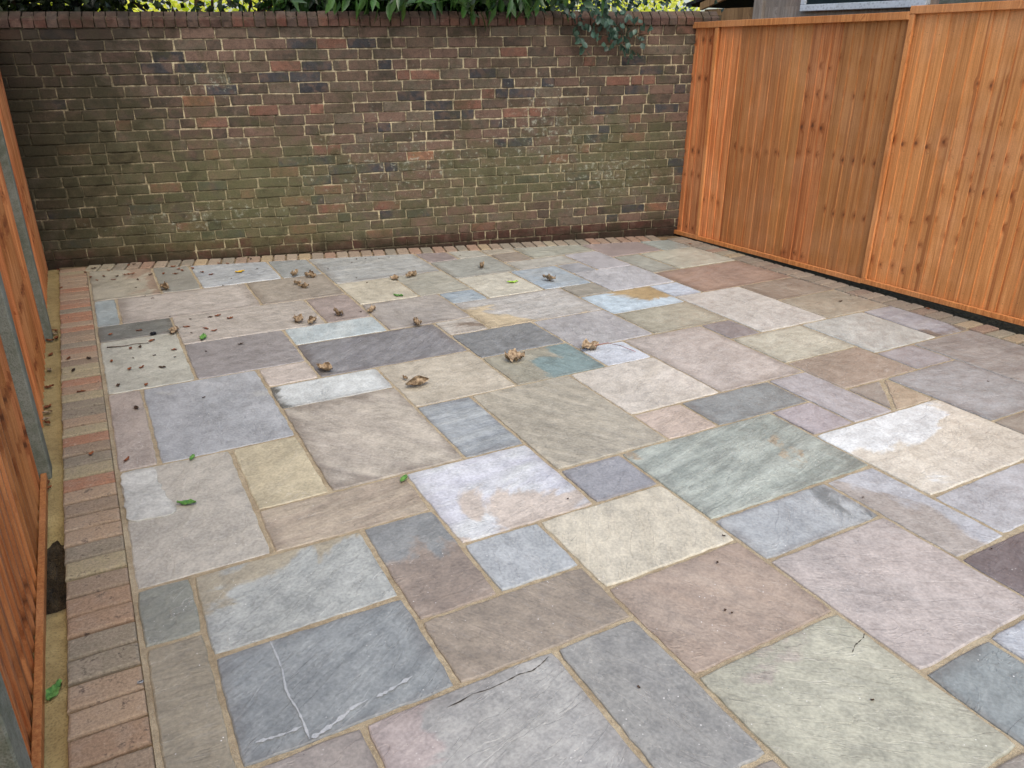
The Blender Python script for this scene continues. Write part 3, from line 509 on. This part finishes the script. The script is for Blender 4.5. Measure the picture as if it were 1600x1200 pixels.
# ------------------------------------------------------------------ fences
def wtone(o, tone, grp, yel=0.0): o['tone'] = float(tone); o['grp'] = float(grp); o['yel'] = float(yel)
def plank(name, parent, x0, x1, y0, y1, z0, z1, mat, tone=1.0, c=.002, grp=0.0):
    V, F = boxv(0, x1 - x0, y0, y1, 0, z1 - z0, c); o = link(name, mesh(name, V, F, mat), parent, (x0, 0, z0)); wtone(o, tone, grp + random.uniform(0, 50)); return o
def panel(label, loc, rotz, tilt, length, height, group, thick_high, batten=True, bottom=True, pitch=.0885, top=True, seed=1, warm=1.0):
    rr = random.Random(seed); p = link('fence_panel', None, None, loc, (0, -tilt, rotz)); tag(p, label, 'fence', group)
    x = .004; grp = rr.uniform(0, 60); tone = 1; left = 0; yel0 = .7 if warm > 1.16 else (.15 if warm > 1.06 else 0); yel = yel0
    if left == 0: left = rr.randint(3, 6)
    while x < length - .02:
        if left <= 0: left = rr.randint(2, 7); grp = rr.uniform(0, 60); tone = rr.uniform(.70, 1.16); yel = rr.choice([0, 0, .3, .6]) + yel0
        w = min(pitch * rr.uniform(.97, 1.03), length - x); ov = .012 if thick_high else .055
        a, b = (-.006, -.014) if thick_high else (-.018, .0)          # front face at low x / high x
        x0, x1 = (x - ov * (0 if thick_high else 0), x + w + ov) if not thick_high else (x - ov, x + w)
        z0 = (.012 if thick_high else -.03) + rr.uniform(-.004, .004); z1 = height - .004; W = x1 - x0
        bow = rr.uniform(-.0015, .0015); V = []
        for z in (z0, .5 * (z0 + z1), z1):
            d = bow if z not in (z0, z1) else 0
            V += [(0, a + d, z), (W, b + d, z), (W, .004 if thick_high else .008, z), (0, .004 if thick_high else -.007, z)]
        F = [(3, 2, 1, 0), (8, 9, 10, 11)]
        for k in (0, 4):
            for q in range(4): F.append((k + q, k + (q + 1) % 4, k + (q + 1) % 4 + 4, k + q + 4))
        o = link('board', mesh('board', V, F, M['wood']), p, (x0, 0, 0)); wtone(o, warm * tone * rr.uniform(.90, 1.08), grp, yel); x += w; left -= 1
    if top: plank('top_rail', p, -.004, length, -.044, .016, height - .042, height + .006, M['rail'], .92 * warm)
    if bottom: plank('bottom_rail', p, -.004, length, -.040, -.018, 0, .036, M['rail'], .98 * warm)
    if batten: plank('side_batten', p, -.004, .032, -.0405, -.018, .037, height - .043, M['rail'], .95 * warm)
    for z in (.35, .95, 1.5): plank('back_rail', p, 0, length, .008, .04, z, z + .05, M['rail'], .8)
    return p
FA = -math.pi / 2 + .043
def fp(t): return (4.945 + .043 * t, 5.745 - .999 * t)
gR = 'orange panels along the shed side'
panel('narrow infill panel of brown-stained boards between brick wall and wide panel', (*fp(0), .004), FA, .013, .315, 1.838, gR, True, batten=False, seed=5, warm=1.04)
panel('wide reddish-brown closeboard panel beside the narrow infill panel', (*fp(.318), .008), FA, .013, 1.765, 1.840, gR, True, seed=6, warm=1.14)
panel('taller golden-orange closeboard panel with bright bottom rail, beneath the grey window end', (*fp(2.086), .036), FA, .013, 1.83, 1.868, gR, True, seed=9, warm=1.18)
panel('orange closeboard panel continuing past the taller golden one', (*fp(3.92), .062), FA, .013, 1.83, 1.86, gR, True, seed=10, warm=1.08)
gL = 'orange panels between concrete posts'
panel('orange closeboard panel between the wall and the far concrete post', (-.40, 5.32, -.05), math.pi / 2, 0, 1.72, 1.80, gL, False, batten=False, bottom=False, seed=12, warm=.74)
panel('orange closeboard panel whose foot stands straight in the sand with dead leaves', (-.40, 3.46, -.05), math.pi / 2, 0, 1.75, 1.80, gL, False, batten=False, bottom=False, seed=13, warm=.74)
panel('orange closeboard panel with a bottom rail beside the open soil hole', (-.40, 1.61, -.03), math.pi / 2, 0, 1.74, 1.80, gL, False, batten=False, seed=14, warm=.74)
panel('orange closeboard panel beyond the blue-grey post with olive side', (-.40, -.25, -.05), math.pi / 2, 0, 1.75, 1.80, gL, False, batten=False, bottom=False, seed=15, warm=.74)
for yy, lab in ((5.20, 'concrete fence post with green algae near the brick wall'), (3.345, 'grey concrete fence post between two orange panels, debris at its foot'), (1.49, 'blue-grey concrete fence post with olive side face'), (-.36, 'plain concrete fence post past the blue-grey olive-sided one')):
    prof = [(-.445, 0), (-.350, 0), (-.345, .005), (-.345, .105), (-.350, .11), (-.445, .11)]; n = 6
    V = [(a + .395, b, -.3) for a, b in prof] + [(a + .395, b, 1.78) for a, b in prof] + [((a + .395) * .7 + .0, .055 + (b - .055) * .7, 1.80) for a, b in prof]
    F = [tuple(range(n - 1, -1, -1)), tuple(range(2 * n, 3 * n))] + [(k + r * n, (k + 1) % n + r * n, (k + 1) % n + (r + 1) * n, k + (r + 1) * n) for r in (0, 1) for k in range(n)]
    o = link('concrete_post', mesh('concrete_post', V, F, M['concrete']), None, (-.395, yy, 0)); tag(o, lab, 'post', 'concrete fence posts')
# slots of the posts are filled by the panels; nothing else to build

# ------------------------------------------------------------------ shed beyond the fence
sh = link('shed', None, None, (5.32, 5.36, 0), (0, 0, FA)); tag(sh, 'weathered timber shed with white framed window standing behind the orange fence', 'shed')
for k in range(18): plank('wall_board', sh, 0, 4.2, .012 + .0, .03, .14 * k, .14 * k + .146, M['oldwood'], random.uniform(.85, 1.1), .003)
plank('corner_post', sh, -.07, .03, -.02, .06, 0, 2.5, M['oldwood'], 1.1)
plank('side_wall', sh, -.05, -.02, .06, 2.2, 0, 2.5, M['oldwood'], .9)
V, F = boxv(-.25, 4.4, -.18, 2.4, 2.52, 2.58); rf = link('roof', mesh('roof', V, F, M['felt']), sh)
wf = link('window', mesh('window', *boxv(.44, 1.52, -.012, .011, 1.935, 2.47), M['white']), sh)
for (a, b, c, d) in ((.44, 1.52, 1.92, 1.968), (.44, 1.52, 2.43, 2.48), (.44, .485, 1.968, 2.43), (1.475, 1.52, 1.968, 2.43)): link('window_frame', mesh('window_frame', *boxv(a, b, -.04, -.013, c, d, .004), M['white']), wf)
link('pane', mesh('pane', *boxv(.486, 1.474, -.022, -.0135, 1.969, 2.429), M['glass']), wf)
wf2 = link('window', mesh('window', *boxv(1.60, 3.0, -.012, .011, 1.935, 2.47), M['concrete']), sh); link('pane', mesh('pane', *boxv(1.68, 2.9, -.02, -.0125, 1.99, 2.42), M['glass']), wf2)
ls = link('store', None, None, (5.30, 6.05, 0), (0, 0, FA)); tag(ls, 'low brown timber store with sloping lapped boards at the end of the brick wall', 'store')
for k in range(14):
    V, F = boxv(0, .60, .0 + .004 * (k % 2), .03, .14 * k, .14 * k + .15, .003); o = link('lapped_board', mesh('lapped_board', V, F, M['brownwood']), ls); wtone(o, random.uniform(.85, 1.1), k)
V = [(-.03, -.03, 1.965), (.62, -.03, 2.13), (.62, -.03, 2.19), (-.03, -.03, 2.025)]; V += [(a, b + .04, c) for a, b, c in V]
o = link('barge_board', mesh('barge_board', V, [(0,1,2,3),(7,6,5,4),(0,4,5,1),(1,5,6,2),(2,6,7,3),(3,7,4,0)], M['brownwood']), ls); wtone(o, 1.1, 3)
V = [(-.25, -.0, 2.0), (.62, -.0, 2.2), (.62, 1.4, 2.2), (-.25, 1.4, 2.0)]; V += [(a, b, c + .03) for a, b, c in V]
link('felt_roof', mesh('felt_roof', V, [(3,2,1,0),(4,5,6,7),(0,1,5,4),(1,2,6,5),(2,3,7,6),(3,0,4,7)], M['felt']), ls)

# ------------------------------------------------------------------ leaves, hedge, trees
def leaf_cloud(P, D, L, Wd, tone, rich=False):
    """P base points, D directions, L lengths, Wd half widths, tone 0..1; returns verts, faces, face tones"""
    n = len(P); D = D / np.linalg.norm(D, axis=1, keepdims=True); R = rng.normal(size=(n, 3)); S = np.cross(D, R); S /= np.linalg.norm(S, axis=1, keepdims=True); U = np.cross(S, D)
    if rich: st = [(0, 0), (.12, .45), (.35, .95), (.6, 1.0), (.82, .6), (1, 0)]
    else: st = [(0, 0), (.42, 1.0), (1, 0)]
    V = []; rows = len(st)
    for t_, w in st:
        c = P + D * (L * t_)[:, None] - U * (L * .18 * t_ * t_)[:, None]
        V += [c - S * (Wd * w)[:, None] + U * (Wd * w * .3)[:, None], c, c + S * (Wd * w)[:, None] + U * (Wd * w * .3)[:, None]]
    V = np.stack(V, 1).reshape(-1, 3); k = rows * 3; F = []
    base = np.arange(n)[:, None] * k; q = []
    for r in range(rows - 1): q += [[r * 3, r * 3 + 1, r * 3 + 4, r * 3 + 3], [r * 3 + 1, r * 3 + 2, r * 3 + 5, r * 3 + 4]]
    F = (base[:, None, :] + np.array(q)[None]).reshape(-1, 4); T = np.repeat(tone, len(q)); return V, F, T
def leaf_mesh(name, parts, mat):
    V = np.concatenate([p[0] for p in parts]); off = 0; Fs = []; Ts = []
    for p in parts: Fs.append(p[1] + off); off += len(p[0]); Ts.append(p[2])
    F = np.concatenate(Fs); T = np.concatenate(Ts); me = bpy.data.meshes.new(name)
    me.vertices.add(len(V)); me.vertices.foreach_set('co', V.astype('f').ravel()); me.loops.add(F.size); me.loops.foreach_set('vertex_index', F.astype('i').ravel())
    me.polygons.add(len(F)); me.polygons.foreach_set('loop_start', np.arange(0, F.size, 4, dtype='i')); me.polygons.foreach_set('loop_total', np.full(len(F), 4, 'i'))
    a = me.attributes.new('tone', 'FLOAT', 'FACE'); a.data.foreach_set('value', T.astype('f')); me.materials.append(mat); me.update(calc_edges=True); me.validate(); return me
def wallpt(X, out, z): return np.array([X, WX0 + WK * X, z]) + np.array(WN) * out
def tube(pts, r0, r1, sides=6):
    V, F = [], []; pts = [Vector(p) for p in pts]
    for k, p in enumerate(pts):
        d = (pts[min(k + 1, len(pts) - 1)] - pts[max(k - 1, 0)]).normalized(); a = d.orthogonal().normalized(); b = d.cross(a); r = r0 + (r1 - r0) * k / (len(pts) - 1)
        V += [p + a * (r * math.cos(2 * math.pi * s / sides)) + b * (r * math.sin(2 * math.pi * s / sides)) for s in range(sides)]
    for k in range(len(pts) - 1):
        for s in range(sides): F.append((k * sides + s, k * sides + (s + 1) % sides, (k + 1) * sides + (s + 1) % sides, (k + 1) * sides + s))
    F += [tuple(range(sides - 1, -1, -1)), tuple(range((len(pts) - 1) * sides, len(pts) * sides))]; return V, F
def shrub(name, label, cat, X0, X1, z0, z1, depth, front, n, L, Wd, mat, band=0,  group=None, clumps=40, trunks=4, spread=.28, extra=None):
    root = link(name, None, None, tuple(wallpt(.5 * (X0 + X1), -.6, -.16))); tag(root, label, cat, group); o3 = np.array(root.location)
    cx = np.column_stack([rng.uniform(X0, X1, clumps), rng.uniform(-depth, front, clumps), rng.uniform(z0, z1, clumps)])
    over = (cx[:, 1] > -.30) & (cx[:, 2] < 2.02); cx[over, 2] = rng.uniform(2.02, max(z1, 2.2), over.sum())
    k = rng.integers(0, clumps, n); q = cx[k] + rng.normal(size=(n, 3)) * np.array([spread, spread * .8, spread * .8])
    bad = (q[:, 1] > -.26) & (q[:, 2] < 1.93); q[bad, 1] = -.28 - rng.uniform(0, .5, bad.sum())
    P = np.array([wallpt(a, b, c) for a, b, c in q]) - o3
    D = rng.normal(size=(n, 3)) * .7 + np.array(WN) * .4 + np.array([0, 0, -.45])
    parts = [leaf_cloud(P, D, rng.uniform(.7, 1.2, n) * L, rng.uniform(.8, 1.15, n) * Wd, np.clip(rng.normal(.35, .25, n), 0, 1))]
    if band:                                    # leaves just behind the coping
        q = np.column_stack([rng.uniform(X0, X1, band), rng.uniform(-1.1, -.27, band), rng.uniform(1.55, 2.3, band)]); P = np.array([wallpt(a, b, c) for a, b, c in q]) - o3
        D = rng.normal(size=(band, 3)) * .7 + np.array(WN) * .5 + np.array([0, 0, -.5]); parts.append(leaf_cloud(P, D, rng.uniform(.7, 1.2, band) * L, rng.uniform(.8, 1.15, band) * Wd, np.clip(rng.normal(.3, .25, band), 0, 1)))
    if extra: parts += [(p[0] - o3, p[1], p[2]) for p in extra]
    link('crown', leaf_mesh('crown', parts, mat), root)
    for j in range(trunks):
        X = X0 + (X1 - X0) * (j + .5) / trunks; b0 = Vector(wallpt(X, -.55, -.16)); pts = [b0 + Vector((random.uniform(-.12, .12) * i, random.uniform(-.08, .08) * i, (z1 * .75 + .16) * i / 5)) for i in range(6)]
        V, F = tube([p - Vector(o3) for p in pts], .035, .012); link('trunk', mesh('trunk', V, F, M['bark'], True), root)
    return root
def hang(spots, L, Wd, out, mat_rich=True):
    """drooping leaves at (X along the wall, z of the leaf base, lean)"""
    P = np.array([wallpt(X, out + random.uniform(-.05, .06), z) for X, z, l in spots]); D = np.array([np.array(WD) * l + np.array([0, 0, -1.0]) + np.array(WN) * random.uniform(-.1, .9) for X, z, l in spots])
    n = len(P); return leaf_cloud(P, D, rng.uniform(.85, 1.15, n) * L, rng.uniform(.85, 1.1, n) * Wd, np.clip(rng.normal(.75, .18, n), 0, 1), True)
hl = []
for X0 in (2.10, 2.20, 2.28, 2.36, 2.46): hl.append((X0 + random.uniform(-.02, .02), 1.965 + random.uniform(-.01, .03), random.uniform(-.15, .45)))
hl += [(2.91, 1.97, -.1), (2.98, 1.925, .12), (3.04, 1.91, .5), (2.90, 2.0, 0), (3.20, 2.0, .1), (3.28, 1.99, .2), (3.15, 2.02, -.2), (3.42, 1.99, .1), (3.5, 2.0, -.1)]
for _ in range(45): hl.append((random.uniform(1.9, 3.75), random.uniform(1.99, 2.25), random.uniform(-1.3, 1.3)))
shrub('laurel_hedge', 'glossy green laurel hedge with long leaves drooping over the wall coping', 'hedge', 1.45, 3.65, 1.2, 2.45, 1.2, .22, 7000, .15, .024, M['laurel'], band=3500, clumps=110, trunks=5, extra=[hang(hl, .165, .026, .06)])
sp = []
def spray(X, z, dx, dz, n, out):
    pts = []
    for k in range(n):
        t_ = k / (n - 1); x = X + dx * t_; zz = z + dz * t_ - .05 * t_ * t_
        sp.append((x + random.uniform(-.03, .03), zz + random.uniform(-.02, .03), random.uniform(-.9, .9)))
    return
for a in ((3.62, 1.97, .30, -.12, 16), (3.72, 1.95, .42, -.26, 24), (3.85, 1.97, .34, -.20, 22), (4.02, 1.92, .30, -.26, 26), (4.12, 1.78, .22, -.17, 16), (3.80, 1.80, .12, -.15, 14), (4.05, 1.98, .42, -.15, 24), (4.22, 1.84, .20, -.10, 12), (3.9, 1.99, .2, -.1, 18)): spray(*a, .1)
shrub('small_leaved_bush', 'bluish-green round-leaved bush with a spray hanging down in front of the wall', 'bush', 3.55, 4.55, 1.75, 2.4, .8, .15, 1800, .055, .020, M['blue_leaf'], band=700, clumps=30, trunks=3, extra=[hang(sp, .058, .021, .10)])
shrub('overgrown_hedge', 'dark overgrown hedge with bare twigs above the mossy end of the wall', 'hedge', -1.9, .36, 1.4, 2.9, 1.0, .30, 7000, .07, .026, M['ivy'], band=7000, clumps=80, trunks=6)
shrub('thin_hedge', 'thin dark hedge with bright gaps between overgrown hedge and laurel', 'hedge', .40, 1.5, 2.1, 2.6, .8, .2, 700, .07, .024, M['ivy'], band=260, clumps=24, trunks=5)
def tree(label, x, y, h, rad, n, mat):
    root = link('garden_tree', None, None, (x, y, -.16)); tag(root, label, 'tree', 'sunlit trees in the garden beyond the wall')
    cl = 60; c = rng.normal(size=(cl, 3)); c /= np.linalg.norm(c, axis=1, keepdims=True); c *= (rng.uniform(.3, 1, cl) ** .5)[:, None] * np.array([rad, rad, h * .45]); c[:, 2] += h * .55
    P = c[rng.integers(0, cl, n)] + rng.normal(size=(n, 3)) * .32; P[:, 2] = np.maximum(P[:, 2], .5); D = rng.normal(size=(n, 3)) + np.array([0, 0, -.3])
    link('crown', leaf_mesh('crown', [leaf_cloud(P, D, rng.uniform(.7, 1.2, n) * .13, rng.uniform(.8, 1.2, n) * .04, np.clip(rng.normal(.5, .3, n), 0, 1))], mat), root)
    V, F = tube([(0, 0, 0), (.1, 0, h * .3), (0, .1, h * .6), (.1, .1, h * .85)], .14, .04, 8); link('trunk', mesh('trunk', V, F, M['bark'], True), root)
    for k in range(5):
        a = random.uniform(0, 6.28); z = h * random.uniform(.25, .5); V, F = tube([(0, 0, z), (rad * .4 * math.cos(a), rad * .4 * math.sin(a), z + h * .15), (rad * .8 * math.cos(a), rad * .8 * math.sin(a), z + h * .3)], .05, .015); link('limb', mesh('limb', V, F, M['bark'], True), root)
tree('yellow-green tree glimpsed through the thin hedge', 1.7, 11.5, 3.4, 2.0, 5000, M['sunny'])
tree('yellow-green tree seen behind the hanging bush spray', 7.6, 11.5, 3.5, 2.2, 5000, M['sunny'])
tree('yellowing tree behind the laurel hedge', 4.6, 13.5, 3.8, 2.2, 4500, M['sunny'])
tree('yellowing tree behind the overgrown hedge', -1.6, 12.5, 3.8, 2.4, 4500, M['sunny'])
# ------------------------------------------------------------------ fallen leaves and litter
def curl_leaf(L, W, curl, roll, rr, nu=10, nv=8):
    V, F = [], []; ph = (rr.uniform(0, 6), rr.uniform(0, 6))
    for i in range(nu):
        u = i / (nu - 1); w = W * (math.sin(math.pi * min(1, u * 1.02)) ** .75) * (1 - .25 * u)
        for j in range(nv):
            v = 2 * j / (nv - 1) - 1; a = v * curl; rad = max(w, .004) / max(curl, .2)
            y = rad * math.sin(a); z = rad * (1 - math.cos(a)); x = (u - .5) * L
            b = (u - .5) * roll; R = L / max(roll, .2); x2 = (R - z) * math.sin(b) if roll > .2 else x; z2 = R - (R - z) * math.cos(b) if roll > .2 else z
            crumple = .16 * W * (math.sin(u * 9 + v * 4 + ph[0]) + .8 * math.sin(u * 17 - v * 7 + ph[1]) + rr.uniform(-.5, .5))
            V.append((x2, y + crumple * .5, z2 + crumple))
    for i in range(nu - 1):
        for j in range(nv - 1): F.append((i * nv + j, i * nv + j + 1, (i + 1) * nv + j + 1, (i + 1) * nv + j))
    zm = min(v[2] for v in V); return [(a, b, c - zm) for a, b, c in V], F
def put_leaf(name, x, y, L, W, curl, roll, mat, label, cat, group, seed, stem=None, z=.004, flip=False, lean=0.0):
    rr = random.Random(seed); V, F = curl_leaf(L, W, curl, roll, rr)
    if lean: ca, sa = math.cos(lean), math.sin(lean); V = [(a, b * ca - c * sa, b * sa + c * ca) for a, b, c in V]; zm = min(v[2] for v in V); V = [(a, b, c - zm) for a, b, c in V]
    o = link(name, mesh(name, V, F, mat, True), None, (x, y, z), (0, 0, rr.uniform(0, 6.28))); tag(o, label, cat, group)
    return o
big = [(2.97,4.85,'on the sky-blue slab'),(2.09,5.42,'beside a smaller one between cream and grey-green slabs'),(1.95,5.43,'small, next to a bigger one by the cream slab'),(2.70,5.42,'lying flat-ish on the far grey-green slab'),(1.30,5.84,''),(1.40,5.77,''),(1.25,5.61,''),(1.27,5.50,''),(1.30,4.78,'dark, on the mauve slab'),(1.05,4.77,'pale, first of a pair by the pale blue strip'),(1.11,4.71,'pale, second of a pair by the pale blue strip'),(1.54,4.75,'at the edge of the mottled grey slab'),(1.70,4.37,'upright at the rim of the big dark slate slab'),(1.97,3.56,'fat, on the half teal slab'),(2.45,3.51,'with a long red stalk over the lavender slab'),(1.34,3.49,'twisted, on the beige slab'),(1.31,3.58,'tiny, beside the twisted one on the beige slab'),(.97,3.90,'at the near-left corner of the dark slate slab'),(.33,4.92,'at the corner of the greenish square slab'),(.38,5.92,'on the grey square slab near the wall')]
for k, (x, y, lab) in enumerate(big):
    rr = random.Random(100 + k); sz = {13: 1.15, 14: 1.05, 15: 1.2, 2: .7, 16: .45, 6: .7, 7: .75, 11: .8, 0: 1.05}.get(k, .95)
    o = put_leaf('dead_leaf', x, y, .115 * sz, .050 * sz, rr.uniform(.8, 2.2), rr.uniform(.5, 2.0), M['dead'], ('curled brown dead leaf ' + lab) if lab else 'curled brown dead leaf in the cluster on the brownish slab near the wall', 'leaf', 'curled dead leaves on the paving', 100 + k, lean=rr.uniform(-.7, .7))
    if k == 14:
        V, F = tube([(2.47 - x, 3.50 - y, .02), (2.55 - x, 3.47 - y, .034), (2.61 - x, 3.42 - y, .022), (2.66 - x, 3.34 - y, .004)], .0022, .0016, 5); o.rotation_euler = (0, 0, 0); link('stalk', mesh('stalk', V, F, M['stem'], True), o)
SD = {'L6':'the pale greenish slab with the twig','L7':'the narrow dark grey slab beside the left border','L9':'the long pale pink slab beside the small blue slab','L10':'the buff corner slab by wall and left border','L11':'the small grey slab near the wall','L12':'the bluish slab with the yellow leaf','L13':'the small bluish slab near the wall','L15':'the long striped beige slab','L17':'the grey-purple slab','L4':'the narrow pink slab','F1':'the long grey-blue slab by the wall border','L5':'the big blue-grey slab','L14':'the brownish slab with the leaf cluster','L16':'the mauve slab','F2':'the cream slab next to the greenish-grey one','F4b':'the pale slab piece by the wall border','F6':'the cream slab with the lime leaf','L53':'the lavender-white slab','L62':'the cream-yellow slab','L70':'the terracotta-tinted slab','L71':'the plain dark grey slab','L74':'the yellow-green slab with a short crack','L57':'the lavender-blue strip slab','L37':'the brown-beige slab by the fence border','L36':'the brown slab by the fence border','L44':'the big blue-grey slab by the broken slab','L61':'the big pink slab','L59':'the dark purple slab'}
def lies_on(x, y):
    if x < -.108: return 'the left brick border'
    if y > CW + WK * x: return 'the brick border along the wall'
    if x > RX(y): return 'the brick border along the fence'
    for k_, (a, b, c, d) in SL.items():
        if a <= x <= b and c <= y <= d: return SD.get(k_, 'the paving')
    return 'the paving'
small = [(.32,6.39),(.41,6.37),(.49,6.32),(.09,6.45),(.14,6.47),(.17,6.47),(.20,6.47),(0,6.49),(-.09,6.50),(-.05,6.39),(.06,6.36),(.22,6.28),(-.06,6.78),(-.12,6.67),(.04,6.66),(.19,6.76),(.23,6.77),(.90,6.46),(.84,6.50),(.68,6.28),(.73,6.18),(1.10,6.53),(.63,6.44),(.55,6.40),(.50,6.55),(.53,6.46),(.56,5.12),(.61,5.13),(.67,5.04),(.40,4.99),(.50,4.90),(.54,4.84),(-.03,5.05),(.13,5.05),(.18,4.82),(.11,4.74),(.06,4.74),(.28,4.60),(-.05,4.57),(.03,4.40),(.09,4.40),(.19,4.35),(-.04,4.19),(.09,4.13),(.64,4.52),(-.21,4.19),(-.24,4.52),(-.26,4.73),(.02,3.85),(-.29,6.29),(-.30,6.83),(-.16,4.68),(-.06,3.31),(-.19,3.44),(4.76,5.31),(4.97,3.08)]
for k, (x, y) in enumerate(small):
    rr = random.Random(300 + k); put_leaf('fallen_leaflet', x, y, rr.uniform(.030, .045), rr.uniform(.009, .013), rr.uniform(.3, 1.0), rr.uniform(.2, 1.1), M['russet'] if rr.random() < .75 else M['darkbit'], 'small russet leaflet lying on ' + lies_on(x, y), 'leaf', 'small russet leaflets scattered on the paving', 300 + k)
for k, (x, y) in enumerate([(-.34,5.29),(-.36,5.18),(-.355,4.91),(-.36,4.66),(-.36,4.39),(-.365,4.12),(-.37,4.05),(-.365,3.92),(-.365,3.29),(-.37,3.22),(-.325,5.21),(-.33,5.36),(-.37,3.97),(-.36,3.25)]):
    rr = random.Random(500 + k); put_leaf('sand_leaflet', x, y, rr.uniform(.04, .06), rr.uniform(.012, .018), rr.uniform(.5, 1.4), rr.uniform(.4, 1.3), M['russet'] if k % 3 else M['dead'], 'dry brown leaflet lying on the sand strip beside the fence foot', 'leaf', 'dry leaflets on the sand strip', 500 + k, z=-.022)
specks = [(.23,5.81),(.27,5.73),(.76,5.83),(.85,6.00),(1.08,6.19),(.44,5.14),(.41,4.86),(.33,5.25),(.44,4.49),(.33,3.83),(.06,4.57),(.17,4.56),(.27,4.48),(.19,6.06),(-.12,6.31),(1.88,6.14),(1.95,6.12),(2.05,6.07),(2.14,6.07),(1.81,6.05),(1.58,5.94),(1.70,5.59),(1.73,5.43),(1.47,4.79),(2.70,5.86),(2.54,5.22),(1.82,1.69),(1.45,2.17),(1.69,1.58),(1.54,1.38),(1.55,1.36),(1.10,1.25),(1.64,.91),(2.50,1.63),(4.56,3.47),(4.75,3.54),(4.78,3.85),(4.58,3.94),(4.10,2.11),(2.62,1.18)]
for k, (x, y) in enumerate(specks):
    rr = random.Random(700 + k); b = rr.uniform(.7, 1.2) * (1.5 if k in (26, 34) else 1) * (.62 if y < 2.3 else 1); put_leaf('litter_crumb', x, y, .018 * b, .006 * b, rr.uniform(.6, 1.6), rr.uniform(.3, 1.2), M['darkbit'], 'tiny dark litter crumb on ' + lies_on(x, y), 'litter', 'dark crumbs of litter on the paving', 700 + k)
for k, (x, y, m, L, lab) in enumerate([(.46,4.73,'green',.10,'folded green leaf on the joint of the grey-purple slab'),(.12,2.83,'green',.075,'small green leaf at the edge of the white stone layer'),(.19,3.20,'green',.05,'small green leaf on the joint below the big blue-grey slab'),(.93,2.61,'green',.06,'dark green leaf at the corner of the lavender slab'),(2.71,4.94,'lime',.085,'bright lime leaf on the cream slab'),(1.82,5.01,'green',.075,'teal-green leaf on the cream slab near two dead leaves'),(-.335,2.02,'green',.075,'broad green leaf lying on the sand strip'),(.94,6.15,'yellow',.075,'bright yellow leaf on the bluish slab near the wall')]):
    put_leaf('yellow_leaf' if m == 'yellow' else 'green_leaf', x, y, L, L * .26, .5, .5, M[m], lab, 'leaf', None, 900 + k, z=-.018 if k == 6 else .004)
V, F = tube([(-.06, 4.82, .006), (0, 4.785, .012), (.04, 4.79, .008), (.08, 4.79, .012), (.16, 4.79, .006)], .0035, .0018, 6); tag(link('twig', mesh('twig', [(a + .0, b - 4.8, c) for a, b, c in V], F, M['darkbit'], True), None, (0, 4.8, 0)), 'thin dark twig lying on the greenish square slab', 'twig')
V, F = boxv(-.018, .018, -.012, .012, 0, .018, .006); tag(link('dark_pebble', mesh('dark_pebble', V, F, M['felt'], True), None, (.20, 4.935, .003), (0, 0, .4)), 'small black pebble on the dark grey slab edge', 'pebble')
V, F = boxv(-.008, .008, -.005, .005, 0, .005, .002); tag(link('white_pebble', mesh('white_pebble', V, F, M['vein'], True), None, (-.12, 1.92, .004)), 'tiny white pebble on a border brick', 'pebble')
